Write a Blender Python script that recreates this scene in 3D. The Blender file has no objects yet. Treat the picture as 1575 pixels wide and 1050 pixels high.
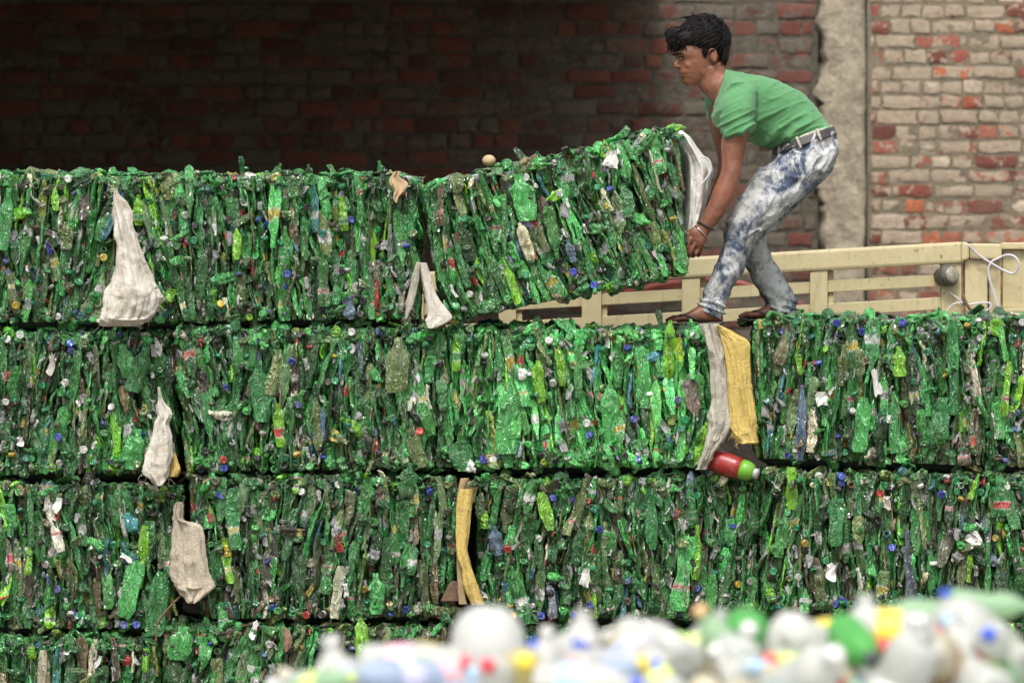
import bpy, bmesh, math, random
import numpy as np
from mathutils import Vector, Matrix

S = bpy.context.scene
COL = S.collection
R = math.radians

# ------------------------------------------------------------------ camera, sky, sun, exposure
FPX, DIST, ZC = 8750.0, 21.875, 1.6625          # focal length in photo pixels, distance to the bale fronts, eye height
cam_d = bpy.data.cameras.new("camera")
cam_d.lens = 200; cam_d.sensor_width = 36; cam_d.clip_start = 0.5; cam_d.clip_end = 3000
cam_d.dof.use_dof = True; cam_d.dof.focus_distance = DIST + 0.05; cam_d.dof.aperture_fstop = 4.2
cam = bpy.data.objects.new("camera", cam_d); COL.objects.link(cam)
cam.location = (0, -DIST, ZC); cam.rotation_euler = (R(90), 0, 0)
S.camera = cam

SUN_EL, SUN_AZ = R(58), R(190)                   # high, behind the camera and a little to the left
W = bpy.data.worlds.new("World"); S.world = W; W.use_nodes = True
wn = W.node_tree; bg = wn.nodes["Background"]
sky = wn.nodes.new("ShaderNodeTexSky"); sky.sky_type = 'NISHITA'; sky.sun_disc = False
sky.sun_elevation = SUN_EL; sky.sun_rotation = SUN_AZ; sky.air_density = 1.6; sky.dust_density = 5.0
hs = wn.nodes.new("ShaderNodeHueSaturation"); hs.inputs['Saturation'].default_value = 0.22
wn.links.new(sky.outputs[0], hs.inputs['Color']); wn.links.new(hs.outputs[0], bg.inputs[0])
bg.inputs[1].default_value = 0.12
sun_d = bpy.data.lights.new("sun", 'SUN'); sun_d.energy = 1.5; sun_d.angle = R(11); sun_d.color = (1, 0.96, 0.89)
sun = bpy.data.objects.new("sun", sun_d); COL.objects.link(sun)
sun.rotation_euler = Vector((-math.sin(SUN_AZ) * math.cos(SUN_EL) * -1, -math.cos(SUN_AZ) * math.cos(SUN_EL) * -1, math.sin(SUN_EL))).to_track_quat('Z', 'Y').to_euler()
S.view_settings.view_transform = 'Standard'; S.view_settings.look = 'None'
S.view_settings.exposure = 0.85; S.view_settings.gamma = 1
S.render.engine = 'CYCLES'
S.cycles.max_bounces = 6; S.cycles.diffuse_bounces = 3; S.cycles.glossy_bounces = 2; S.cycles.transmission_bounces = 4
S.cycles.use_denoising = True

# ------------------------------------------------------------------ helpers
def P(px, py, y=0.0):
    """the point at depth y that stands where the photograph's pixel looks"""
    k = (y + DIST) / FPX
    return np.array([(px - 787.5) * k, y, ZC + (525 - py) * k])

def vnoise(p, seed=0):
    p = np.asarray(p, float); i = np.floor(p).astype(np.int64); f = p - i; f = f * f * (3 - 2 * f)
    out = np.zeros(len(p))
    for dx in (0, 1):
        for dy in (0, 1):
            for dz in (0, 1):
                h = (i[:, 0] + dx) * 374761393 + (i[:, 1] + dy) * 668265263 + (i[:, 2] + dz) * 2147483647 + seed * 974711
                h = (h ^ (h >> 13)) * 1274126177; h = (h ^ (h >> 16)) & 0xffff
                w = (f[:, 0] if dx else 1 - f[:, 0]) * (f[:, 1] if dy else 1 - f[:, 1]) * (f[:, 2] if dz else 1 - f[:, 2])
                out += w * (h / 32767.5 - 1)
    return out

class MB:
    """collects vertices, quads and triangles, with a colour per vertex, and builds ONE mesh"""
    def __init__(s): s.v = []; s.q = []; s.t = []; s.c = []; s.n = 0; s.mi = []
    def add(s, V, Q=None, T=None, col=None):
        V = np.asarray(V, float)
        s.v.append(V)
        if Q is not None and len(Q): s.q.append(np.asarray(Q, int) + s.n)
        if T is not None and len(T): s.t.append(np.asarray(T, int) + s.n)
        if col is None: col = (1, 1, 1, 0)
        col = np.asarray(col, float)
        s.c.append(np.broadcast_to(col, (len(V), 4)) if col.ndim == 1 else col)
        s.n += len(V)
    def mesh(s, name, mat, smooth=True):
        V = np.concatenate(s.v); Q = np.concatenate(s.q) if s.q else np.zeros((0, 4), int); T = np.concatenate(s.t) if s.t else np.zeros((0, 3), int)
        me = bpy.data.meshes.new(name)
        me.vertices.add(len(V)); me.vertices.foreach_set("co", V.ravel().astype(np.float32))
        loops = np.concatenate([Q.ravel(), T.ravel()]).astype(np.int32)
        me.loops.add(len(loops)); me.loops.foreach_set("vertex_index", loops)
        np_ = len(Q) + len(T); me.polygons.add(np_)
        st = np.concatenate([np.arange(len(Q)) * 4, len(Q) * 4 + np.arange(len(T)) * 3]).astype(np.int32)
        me.polygons.foreach_set("loop_start", st)
        me.polygons.foreach_set("use_smooth", np.full(np_, smooth, bool))
        me.update(calc_edges=True)
        a = me.attributes.new("col", 'FLOAT_COLOR', 'POINT')
        a.data.foreach_set("color", np.concatenate(s.c).ravel().astype(np.float32))
        if mat: me.materials.append(mat)
        return me

def obj(name, me, parent=None, color=None, mw=None):
    o = bpy.data.objects.new(name, me); COL.objects.link(o)
    if parent: o.parent = parent
    if mw is not None: o.matrix_local = mw
    if color is not None: o.color = (*color[:3], 1)
    return o
def tag(o, label=None, cat=None, group=None, kind=None):
    for k, v in (('label', label), ('category', cat), ('group', group), ('kind', kind)):
        if v: o[k] = v
    return o
def empty(name, loc, label=None, cat=None, group=None):
    o = bpy.data.objects.new(name, None); COL.objects.link(o); o.location = [float(x) for x in loc]; o.empty_display_size = .05
    return tag(o, label, cat, group)

def catmull(A, m):
    A = np.asarray(A, float); n = len(A); t = np.linspace(0, n - 1, m); i = np.clip(t.astype(int), 0, n - 2); f = (t - i)[:, None]
    p0 = A[np.maximum(i - 1, 0)]; p1 = A[i]; p2 = A[i + 1]; p3 = A[np.minimum(i + 2, n - 1)]
    return .5 * (2 * p1 + (p2 - p0) * f + (2 * p0 - 5 * p1 + 4 * p2 - p3) * f ** 2 + (3 * p1 - p0 - 3 * p2 + p3) * f ** 3)

def rings(Rg, cap=True):
    """Rg: (m, n, 3) rings -> verts, quads, tris"""
    m, n, _ = Rg.shape
    V = Rg.reshape(-1, 3); i = np.arange(m - 1)[:, None]; j = np.arange(n)[None]; j2 = (j + 1) % n
    Q = np.stack([i * n + j, i * n + j2, (i + 1) * n + j2, (i + 1) * n + j], -1).reshape(-1, 4); T = None
    if cap:
        V = np.vstack([V, Rg[0].mean(0), Rg[-1].mean(0)]); k = np.arange(n); k2 = (k + 1) % n
        T = np.vstack([np.stack([np.full(n, m * n), k2, k], -1), np.stack([np.full(n, m * n + 1), (m - 1) * n + k, (m - 1) * n + k2], -1)])
    return V, Q, T

def loft(secs, m=24, n=20, e=2.0, cap=True):
    """secs: (pxL, pyL, pxR, pyR, y, b[, y_tilt]) two opposite contour points, depth and half-depth"""
    rows = []
    for s in secs:
        L = P(s[0], s[1], s[4]); Rr = P(s[2], s[3], s[4]); rows.append(np.concatenate([(L + Rr) / 2, (Rr - L) / 2, [s[5]]]))
    C = catmull(rows, m); th = np.linspace(0, 2 * np.pi, n, endpoint=False)
    c = np.sign(np.cos(th)) * np.abs(np.cos(th)) ** (2 / e); sn = np.sign(np.sin(th)) * np.abs(np.sin(th)) ** (2 / e)
    Rg = C[:, None, 0:3] + C[:, None, 3:6] * c[None, :, None]
    Rg[:, :, 1] += np.maximum(C[:, None, 6], .002) * sn[None]
    return rings(Rg, cap)

def tube(pts, rad, m=12, n=10, cap=True):
    """round tube through world points with radii"""
    A = catmull(np.hstack([np.asarray(pts, float), np.asarray(rad, float)[:, None]]), m)
    C = A[:, :3]; t = np.gradient(C, axis=0); t /= np.linalg.norm(t, axis=1)[:, None] + 1e-9
    up = np.array([0.31, 0.83, 0.45]); a = np.cross(t, up); a /= np.linalg.norm(a, axis=1)[:, None] + 1e-9; b = np.cross(t, a)
    th = np.linspace(0, 2 * np.pi, n, endpoint=False)
    Rg = C[:, None] + A[:, None, 3:4] * (a[:, None] * np.cos(th)[None, :, None] + b[:, None] * np.sin(th)[None, :, None])
    return rings(Rg, cap)

def ball(c, r, nu=20, nv=12, rot=None):
    c = np.asarray(c, float); r = np.asarray(r, float) * np.ones(3)
    ph = np.linspace(.02, np.pi - .02, nv); th = np.linspace(0, 2 * np.pi, nu, endpoint=False)
    Rg = np.stack([np.sin(ph)[:, None] * np.cos(th), np.sin(ph)[:, None] * np.sin(th), np.cos(ph)[:, None] * np.ones(nu)], -1) * r
    if rot is not None: Rg = Rg @ np.asarray(rot).T
    return rings(Rg + c)

def hexa(c8, bev=.004):
    """bevelled box from 8 corners: 4 of the front (ccw) then 4 of the back"""
    bm = bmesh.new(); vs = [bm.verts.new(tuple(map(float, c))) for c in c8]
    for f in ((0, 1, 2, 3), (7, 6, 5, 4), (0, 4, 5, 1), (1, 5, 6, 2), (2, 6, 7, 3), (3, 7, 4, 0)): bm.faces.new([vs[i] for i in f])
    bmesh.ops.recalc_face_normals(bm, faces=bm.faces)
    if bev: bmesh.ops.bevel(bm, geom=list(bm.edges), offset=bev, segments=2, affect='EDGES', profile=.6)
    bm.verts.index_update()
    V = np.array([v.co for v in bm.verts]); Q = [[v.index for v in f.verts] for f in bm.faces if len(f.verts) == 4]; T = []
    for f in bm.faces:
        k = [v.index for v in f.verts]
        if len(k) != 4:
            for i in range(1, len(k) - 1): T.append([k[0], k[i], k[i + 1]])
    bm.free(); return V, Q, T
def pbox(x0, x1, t0, t1, b0, b1, y0, y1, bev=.004):
    """board seen face-on: left px, right px, top py at both ends, bottom py at both ends, depth range"""
    f = [P(x0, b0, y0), P(x1, b1, y0), P(x1, t1, y0), P(x0, t0, y0)]
    return hexa(f + [p + np.array([0, y1 - y0, 0]) for p in f], bev)
def wbox(a, b, bev=.004):
    (x0, y0, z0), (x1, y1, z1) = a, b
    return hexa([(x0, y0, z0), (x1, y0, z0), (x1, y0, z1), (x0, y0, z1), (x0, y1, z0), (x1, y1, z0), (x1, y1, z1), (x0, y1, z1)], bev)

def remesh(mb, name, voxel=.006, smooth=6, disp=None, mat=None, parent=None, factor=.5):
    """one continuous skin round everything in mb, then displaced along its normals by disp(co, normal)"""
    me = mb.mesh(name, None); o = bpy.data.objects.new(name, me); COL.objects.link(o)
    r = o.modifiers.new("r", 'REMESH'); r.mode = 'VOXEL'; r.voxel_size = voxel; r.use_smooth_shade = True
    s = o.modifiers.new("s", 'SMOOTH'); s.iterations = smooth; s.factor = factor
    dg = bpy.context.evaluated_depsgraph_get(); ev = o.evaluated_get(dg)
    nm = bpy.data.meshes.new_from_object(ev); n = len(nm.vertices)
    co = np.empty(n * 3, np.float32); nm.vertices.foreach_get("co", co); co = co.reshape(-1, 3).astype(float)
    no = np.empty(n * 3, np.float32); nm.vertex_normals.foreach_get("vector", no); no = no.reshape(-1, 3)
    if disp is not None: co = co + no * disp(co, no)[:, None]
    nm.vertices.foreach_set("co", co.ravel().astype(np.float32))
    nm.polygons.foreach_set("use_smooth", np.ones(len(nm.polygons), bool)); nm.update()
    nm.materials.clear()
    if mat: nm.materials.append(mat)
    bpy.data.objects.remove(o); nm.name = name
    ob = obj(name, nm, parent)
    if parent: ob.matrix_local = parent.matrix_basis.inverted() if parent.parent is None else Matrix()
    return ob

# ------------------------------------------------------------------ materials
class N:
    def __init__(s, name):
        s.m = bpy.data.materials.new(name); s.m.use_nodes = True; s.t = s.m.node_tree; s.b = s.t.nodes["Principled BSDF"]
        s.out = s.t.nodes["Material Output"]
    def n(s, typ, **kw):
        x = s.t.nodes.new("ShaderNode" + typ)
        for k, v in kw.items():
            if k in x.inputs: x.inputs[k].default_value = v
            else: setattr(x, k, v)
        return x
    def l(s, a, b): s.t.links.new(a, b)
    def co(s): return s.n("TexCoord").outputs['Object']
    def noise(s, scale, detail=3, rough=.55, vec=None, dist=0):
        x = s.n("TexNoise"); x.inputs['Scale'].default_value = scale; x.inputs['Detail'].default_value = detail; x.inputs['Roughness'].default_value = rough; x.inputs['Distortion'].default_value = dist
        s.l(vec if vec is not None else s.co(), x.inputs['Vector']); return x.outputs[0]
    def ramp(s, v, lo, hi, a=0., b=1.):
        x = s.n("MapRange"); x.inputs[1].default_value = lo; x.inputs[2].default_value = hi; x.inputs[3].default_value = a; x.inputs[4].default_value = b
        s.l(v, x.inputs[0]); return x.outputs[0]
    def mix(s, f, a, b):
        x = s.n("Mix", data_type='RGBA')
        for i, v in ((0, f), (6, a), (7, b)):
            if isinstance(v, (tuple, list)): x.inputs[i].default_value = (*v[:3], 1)
            elif isinstance(v, (int, float)): x.inputs[i].default_value = v
            else: s.l(v, x.inputs[i])
        return x.outputs[2]
    def math(s, op, a, b=None):
        x = s.n("Math", operation=op)
        for i, v in ((0, a), (1, b)):
            if v is None: continue
            if isinstance(v, (int, float)): x.inputs[i].default_value = v
            else: s.l(v, x.inputs[i])
        return x.outputs[0]
    def base(s, c):
        if isinstance(c, tuple): s.b.inputs['Base Color'].default_value = (*c[:3], 1)
        else: s.l(c, s.b.inputs['Base Color'])
    def rough(s, r):
        if isinstance(r, (int, float)): s.b.inputs['Roughness'].default_value = r
        else: s.l(r, s.b.inputs['Roughness'])
    def bump(s, h, strength=.5, dist=.01):
        x = s.n("Bump"); x.inputs['Strength'].default_value = strength; x.inputs['Distance'].default_value = dist
        s.l(h, x.inputs['Height']); s.l(x.outputs[0], s.b.inputs['Normal']); return x
    def colour(s):
        """the thing's own colour, or the colour stored on the piece where it has one"""
        a = s.n("Attribute", attribute_name="col"); o = s.n("ObjectInfo")
        return s.mix(a.outputs['Alpha'], o.outputs['Color'], a.outputs['Color'])

def mat_crushed():
    s = N("crushed_plastic"); c = s.colour(); p = s.n("NewGeometry").outputs['Position']
    mp = s.n("Mapping"); mp.inputs['Scale'].default_value = (1, 1, .38); s.l(p, mp.inputs[0]); v = mp.outputs[0]
    vo = s.n("TexVoronoi", feature='F1'); vo.inputs['Scale'].default_value = 44; s.l(v, vo.inputs['Vector'])
    vb = s.n("TexVoronoi", feature='F1'); vb.inputs['Scale'].default_value = 20; s.l(v, vb.inputs['Vector'])
    crease = s.math('ABSOLUTE', s.math('SUBTRACT', s.noise(34, 2, .5, v, 1.6), .5))                # sharp folds where it is 0
    dark = s.n("HueSaturation"); dark.inputs['Value'].default_value = .38; s.l(c, dark.inputs['Color'])
    c = s.mix(s.ramp(s.noise(34, 2, .5, v, .8), .51, .60, 0, .55), c, dark.outputs[0])             # two walls of plastic seen through each other
    c = s.mix(s.ramp(s.noise(19, 3, .6, p), .52, .76, 0, .5), c, (.17, .20, .13))                 # dust and old dirt
    lite = s.n("HueSaturation"); lite.inputs['Value'].default_value = 2.2; lite.inputs['Saturation'].default_value = .7; s.l(c, lite.inputs['Color'])
    c = s.mix(s.ramp(crease, .024, .004, 0, .8), c, lite.outputs[0])                             # plastic whitens where it is folded
    s.base(c); s.rough(s.ramp(s.noise(20, 2, .5, p), .35, .7, .12, .36))
    s.b.inputs['IOR'].default_value = 1.62; s.b.inputs['Coat Weight'].default_value = .5; s.b.inputs['Coat Roughness'].default_value = .05
    h = s.math('ADD', s.math('ADD', s.math('MULTIPLY', vo.outputs['Distance'], .42), s.math('MULTIPLY', vb.outputs['Distance'], 1.2)), s.math('MULTIPLY', s.ramp(crease, 0, .08), -.5))
    bp = s.bump(h, .75, .013); s.l(bp.outputs[0], s.b.inputs['Coat Normal'])
    tr = s.n("BsdfTranslucent"); s.l(c, tr.inputs[0]); mx = s.n("MixShader"); mx.inputs[0].default_value = .25
    s.l(s.b.outputs[0], mx.inputs[1]); s.l(tr.outputs[0], mx.inputs[2]); s.l(mx.outputs[0], s.out.inputs[0])
    return s.m
def mat_scrap():
    s = N("label_foil"); c = s.colour(); c = s.mix(s.ramp(s.noise(150, 3), .5, .62, 0, .8), c, (.25, .25, .24))
    s.base(c); s.rough(.4); s.bump(s.noise(120, 3), .5, .006); return s.m
def mat_plain(name, col, rough=.5, scale=40, var=.25, bump=.2, metal=0., dist=.004):
    s = N(name); v = s.noise(scale, 4)
    s.base(s.mix(s.ramp(v, .3, .7), tuple(x * (1 - var) for x in col), tuple(min(1, x * (1 + var)) for x in col)))
    s.rough(rough); s.b.inputs['Metallic'].default_value = metal
    if bump: s.bump(s.noise(scale * 2.3, 4), bump, dist)
    return s.m
def mat_cloth(name, col, dirt=(.3, .25, .18), weave=420, amt=.6, transl=.0, dirt_scale=9):
    s = N(name); p = s.n("NewGeometry").outputs['Position']; mp = s.n("Mapping"); mp.inputs['Scale'].default_value = (1, 1, .22); s.l(p, mp.inputs[0]); v = mp.outputs[0]
    c = s.mix(s.ramp(s.noise(dirt_scale, 5, .65, p), .45, .68, 0, amt), col, dirt); c = s.mix(s.ramp(s.noise(70, 4, .7, v), .50, .72, 0, .45), c, tuple(x * .6 for x in dirt))
    s.base(c); s.rough(.72)
    cr = s.ramp(s.math('ABSOLUTE', s.math('SUBTRACT', s.noise(26, 3, .55, p, 1.6), .5)), 0, .07); cv = s.ramp(s.math('ABSOLUTE', s.math('SUBTRACT', s.noise(48, 2, .5, v, .8), .5)), 0, .09)
    s.bump(s.math('ADD', s.math('ADD', s.math('MULTIPLY', cr, .45), s.math('MULTIPLY', cv, .3)), s.math('MULTIPLY', s.noise(160, 3, .6, v), .12)), .45, .008)
    if transl:
        tr = s.n("BsdfTranslucent"); s.l(c, tr.inputs[0]); mx = s.n("MixShader"); mx.inputs[0].default_value = transl
        s.l(s.b.outputs[0], mx.inputs[1]); s.l(tr.outputs[0], mx.inputs[2]); s.l(mx.outputs[0], s.out.inputs[0])
    return s.m
def mat_brick(name, smear, lo, hi, red_lift=0.):
    s = N(name); a = s.n("Attribute", attribute_name="col"); c = a.outputs['Color']
    p = s.co(); sep = s.n("SeparateXYZ"); s.l(p, sep.inputs[0])
    c = s.mix(s.ramp(s.noise(45, 4, .7), .35, .7, 0, .55), c, tuple(x for x in (.17, .055, .035)))
    cover = s.math('ADD', s.noise(13, 5, .7, dist=.6), s.math('MULTIPLY', s.math('SUBTRACT', a.outputs['Alpha'], .5), .42))
    if red_lift: cover = s.math('ADD', cover, s.ramp(sep.outputs[2], 1.75, 2.9, -red_lift, red_lift))
    sm = s.mix(s.ramp(s.noise(30, 4), .3, .7), smear, tuple(min(1, x * 1.35) for x in smear))
    c = s.mix(s.ramp(cover, lo, hi), c, sm)
    c = s.mix(s.ramp(s.noise(3.2, 3), .5, .75, 0, .35), c, (.14, .12, .09))               # old stains
    s.base(c); s.rough(.92); s.bump(s.math('ADD', s.noise(80, 5, .75), s.math('MULTIPLY', s.noise(24, 4, .7), 1.2)), .8, .010); return s.m
def mat_concrete(name, a, b):
    s = N(name); c = s.mix(s.ramp(s.noise(9, 5, .65), .35, .65), a, b); c = s.mix(s.ramp(s.noise(55, 4, .7), .5, .66, 0, .6), c, tuple(min(1, x * 1.3) for x in b))
    s.base(c); s.rough(.93); s.bump(s.math('ADD', s.noise(28, 5, .7), s.math('MULTIPLY', s.noise(130, 3), .4)), .9, .02); return s.m
def mat_paint():
    s = N("cream_paint"); c = s.mix(s.ramp(s.noise(5, 4), .3, .7), (.45, .385, .215), (.52, .45, .265))
    c = s.mix(s.ramp(s.noise(42, 5, .75), .635, .665), c, (.09, .045, .025)); c = s.mix(s.ramp(s.noise(16, 4), .55, .75, 0, .25), c, (.38, .33, .2))
    p = s.co(); mp = s.n("Mapping"); mp.inputs['Scale'].default_value = (1, 1, .12); s.l(p, mp.inputs[0])
    c = s.mix(s.ramp(s.noise(38, 4, .7, mp.outputs[0]), .54, .72, 0, .45), c, (.22, .17, .10))      # rain streaks
    c = s.mix(s.ramp(s.noise(11, 6, .75, p), .62, .70, 0, .7), c, (.30, .25, .15))                 # rubbed grime
    s.base(c); s.rough(s.ramp(s.noise(9, 3), .3, .7, .35, .65)); s.bump(s.noise(30, 4), .25, .008); return s.m
def mat_denim():
    s = N("acid_wash_denim"); p = s.co()
    mp = s.n("Mapping"); mp.inputs['Scale'].default_value = (1, .8, .75); s.l(p, mp.inputs[0]); v = mp.outputs[0]
    f = s.math('ADD', s.math('MULTIPLY', s.noise(9.5, 5, .6, v, 1.0), .75), s.math('MULTIPLY', s.noise(50, 5, .7, v, .5), .42))
    c = s.mix(s.ramp(f, .515, .64), (.045, .066, .118), (.46, .47, .47)); c = s.mix(s.ramp(s.noise(5, 3, .5, v), .5, .66, 0, .5), c, (.30, .29, .25))
    s.base(c); s.rough(.85); s.bump(s.math('ADD', s.noise(36, 4, .6, v, 1.0), s.math('MULTIPLY', s.noise(300, 2), .2)), .55, .012); return s.m
def mat_skin():
    s = N("skin"); c = s.mix(s.ramp(s.noise(16, 4), .3, .7), (.165, .064, .036), (.235, .094, .054))
    c = s.mix(s.ramp(s.noise(34, 5, .7), .52, .70, 0, .45), c, (.12, .045, .026)); c = s.mix(s.ramp(s.noise(9, 3), .52, .7, 0, .4), c, (.26, .088, .052))
    s.base(c); s.rough(s.ramp(s.noise(40, 3), .3, .7, .36, .62)); s.bump(s.noise(150, 4, .7), .25, .004)
    s.b.inputs['Subsurface Weight'].default_value = .06; s.b.inputs['Subsurface Radius'].default_value = (.012, .005, .003); return s.m
def mat_shirt():
    s = N("green_jersey"); c = s.mix(s.ramp(s.noise(7, 4), .3, .7), (.055, .185, .068), (.085, .25, .10)); c = s.mix(s.ramp(s.noise(22, 5, .7), .56, .74, 0, .3), c, (.10, .17, .09)); s.base(c); s.rough(.85)
    s.b.inputs['Sheen Weight'].default_value = .15
    s.bump(s.math('ADD', s.noise(20, 3, .5, dist=.8), s.math('MULTIPLY', s.noise(350, 2), .1)), .35, .012); return s.m
def mat_hair():
    s = N("black_hair"); s.base((.008, .007, .007)); s.rough(.6); s.b.inputs['Specular IOR Level'].default_value = .15
    s.bump(s.noise(160, 3), .5, .004); return s.m
def mat_clear():
    s = N("milky_plastic"); c = s.colour(); c = s.mix(s.ramp(s.noise(14, 3), .45, .75, 0, .2), c, (.7, .7, .65))
    s.base(c); s.rough(.22); s.b.inputs['Transmission Weight'].default_value = .0
    s.bump(s.noise(30, 3), .4, .01)
    tr = s.n("BsdfTranslucent"); s.l(c, tr.inputs[0]); mx = s.n("MixShader"); mx.inputs[0].default_value = .5
    s.l(s.b.outputs[0], mx.inputs[1]); s.l(tr.outputs[0], mx.inputs[2]); s.l(mx.outputs[0], s.out.inputs[0]); return s.m
def mat_colour(name, rough=.35):
    s = N(name); c = s.colour(); s.base(s.mix(s.ramp(s.noise(35, 4, .7), .50, .70, 0, .45), c, (.20, .17, .13))); s.rough(rough); s.bump(s.noise(120, 2), .12, .003); return s.m

M = dict(crush=mat_crushed(), scrap=mat_scrap(), skin=mat_skin(), shirt=mat_shirt(), denim=mat_denim(), hair=mat_hair(), paint=mat_paint(),
         clear=mat_clear(), plastic=mat_colour("coloured_plastic"),
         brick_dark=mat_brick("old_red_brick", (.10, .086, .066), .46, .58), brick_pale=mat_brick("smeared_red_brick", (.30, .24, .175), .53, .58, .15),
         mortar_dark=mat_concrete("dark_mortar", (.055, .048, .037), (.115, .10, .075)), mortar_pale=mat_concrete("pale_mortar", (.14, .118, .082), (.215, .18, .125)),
         concrete=mat_concrete("rough_concrete", (.20, .17, .125), (.40, .345, .255)),
         roof=mat_plain("roof_sheet", (.05, .045, .04), .8, 3), dirt=mat_plain("packed_dirt", (.16, .13, .10), .95, 1.5, .3, .5, 0, .03),
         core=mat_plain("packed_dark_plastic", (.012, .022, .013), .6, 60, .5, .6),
         black=mat_plain("black_rubber", (.02, .02, .02), .6), leather=mat_plain("dark_leather", (.045, .04, .04), .45, 60, .3, .3),
         silver=mat_plain("silver_metal", (.65, .64, .6), .25, 60, .1, .1, 1.), lampgrey=mat_plain("dusty_lamp", (.085, .08, .068), .6, 50, .4, .4),
         lens=mat_plain("scuffed_lens", (.26, .25, .20), .5, 60, .4, .3),
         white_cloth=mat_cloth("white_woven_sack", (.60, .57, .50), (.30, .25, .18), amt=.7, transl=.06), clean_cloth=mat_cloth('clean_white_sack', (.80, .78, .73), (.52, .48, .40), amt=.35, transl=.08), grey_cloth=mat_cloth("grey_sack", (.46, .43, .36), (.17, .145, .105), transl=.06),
         yellow_cloth=mat_cloth("yellow_sack", (.56, .42, .12), (.36, .25, .07), amt=.5, transl=.06), bag=mat_cloth("beige_film", (.50, .44, .34), (.33, .28, .20), 100, .4, .15),
         strap=mat_plain("white_strap", (.50, .47, .50), .35, 40, .08, .1), red_sheet=mat_plain("red_sheet", (.25, .06, .045), .6, 12, .3, .3),
         eyewhite=mat_plain("eye_white", (.22, .17, .14), .3, 20, .05, 0), lips=mat_plain("lips", (.13, .045, .034), .5, 40, .15, .1), tan=mat_plain("tan_rubber", (.42, .30, .17), .7, 30, .2, .3),
         wood=mat_plain("weathered_wood", (.30, .22, .12), .8, 20, .3, .4), twig=mat_plain("dry_bark", (.13, .08, .05), .9, 50, .3, .5))

# ------------------------------------------------------------------ ground, walls, shed
g = MB(); g.add([(-400, -400, 0), (400, -400, 0), (400, 400, 0), (-400, 400, 0)], [(0, 1, 2, 3)])
tag(obj("ground", g.mesh("ground", M['dirt'])), kind='structure')

WY = 8.5
def wx(px, y=WY): return P(px, 525, y)[0]
def wz(py, y=WY): return P(0, py, y)[2]

def brick_wall(name, label, x0, x1, z0, z1, y, course, blen, m_mortar, m_brick, cols, bx0, bx1, bz0, bz1, seed, jag=0., dep=(.006, .016)):
    rng = np.random.default_rng(seed); mb = MB()
    V, Q, T = wbox((x0, y, z0), (x1, y + .23, z1), 0); mb.add(V, Q, T)
    nx = int((bx1 - bx0) / .03); nz = int((bz1 - bz0) / .02)                       # uneven mortar skin, proud of the slab
    gx, gz = np.meshgrid(np.linspace(bx0, bx1, nx), np.linspace(bz0, bz1, nz)); p = np.stack([gx.ravel(), np.zeros(gx.size), gz.ravel()], 1)
    yy = y - .004 - .004 * np.abs(vnoise(p * (14, 1, 18), seed)) - .004 * np.abs(vnoise(p * (50, 1, 60), seed + 1))
    i = np.arange(nz - 1)[:, None] * nx + np.arange(nx - 1)[None]; Qm = np.stack([i, i + 1, i + nx + 1, i + nx], -1).reshape(-1, 4)
    mb.add(np.stack([p[:, 0], yy, p[:, 2]], 1), Qm); n0 = mb.n
    z = bz0; row = 0
    while z < bz1:
        ch = course * rng.uniform(.94, 1.06); x = bx0 - rng.uniform(0, .2); head = (row % 2 == 0) if rng.random() < .8 else (row % 2 == 1)
        end = bx1 - (rng.uniform(0, jag) if jag else 0)
        while x < end:
            L = blen * (rng.uniform(.46, .54) if (head and rng.random() < .8) else rng.uniform(.9, 1.04)); m = rng.uniform(.010, .02); h = ch - rng.uniform(.014, .024)
            xe = min(x + L, end)
            if xe - x > .03 and xe > bx0 + .02:
                xs = max(x, bx0); a, b = xs + m / 2, xe - m / 2; zc = z + ch / 2 + rng.uniform(-.004, .004)
                tx = np.array([a, a + .3 * (b - a), a + .7 * (b - a), b, b, b, a + .7 * (b - a), a + .3 * (b - a), a, a], float)
                tz = np.array([-.5, -.5, -.5, -.5, 0, .5, .5, .5, .5, 0]) * h + zc
                jit = rng.uniform(-.009, .009, (10, 2)); tx = tx + jit[:, 0]; tz = tz + jit[:, 1] * .8
                d = rng.uniform(*dep); cx, cz = tx.mean(), tz.mean()
                r0 = np.stack([tx, np.full(10, y + .004), tz], 1); r1 = np.stack([tx, np.full(10, y - d * .93), tz], 1)
                r2 = np.stack([cx + (tx - cx) * .965, y - d + rng.uniform(-.002, .002, 10), cz + (tz - cz) * .92], 1)
                V, Q, T = rings(np.stack([r0, r1, r2])); c = cols[rng.integers(len(cols))]; k = rng.uniform(.7, 1.25)
                mb.add(V, Q, T, (c[0] * k, c[1] * k, c[2] * k, rng.random()))
            x += L
        z += ch; row += 1
    me = mb.mesh(name, m_mortar, True); me.materials.append(m_brick)
    st = np.empty(len(me.polygons), np.int32); me.polygons.foreach_get("loop_start", st)
    vi = np.empty(len(me.loops), np.int32); me.loops.foreach_get("vertex_index", vi)
    me.polygons.foreach_set("material_index", (vi[st] >= n0).astype(np.int32))
    return tag(obj(name, me), label, "wall")

reds = [(.26, .075, .052), (.20, .066, .05), (.16, .058, .045), (.28, .10, .065), (.11, .06, .05)]
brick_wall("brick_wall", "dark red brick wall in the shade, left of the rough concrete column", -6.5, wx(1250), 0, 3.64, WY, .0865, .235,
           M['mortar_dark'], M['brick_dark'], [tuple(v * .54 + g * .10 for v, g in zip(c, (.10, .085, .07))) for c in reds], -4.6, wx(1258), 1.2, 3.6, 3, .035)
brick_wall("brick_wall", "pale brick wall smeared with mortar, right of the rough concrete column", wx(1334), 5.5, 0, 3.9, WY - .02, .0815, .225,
           M['mortar_pale'], M['brick_pale'], reds[:4] + [(.42, .13, .06), (.52, .45, .34), (.30, .10, .07)], wx(1338), 4.2, 1.2, 3.5, 8, 0., (.007, .0135))
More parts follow.
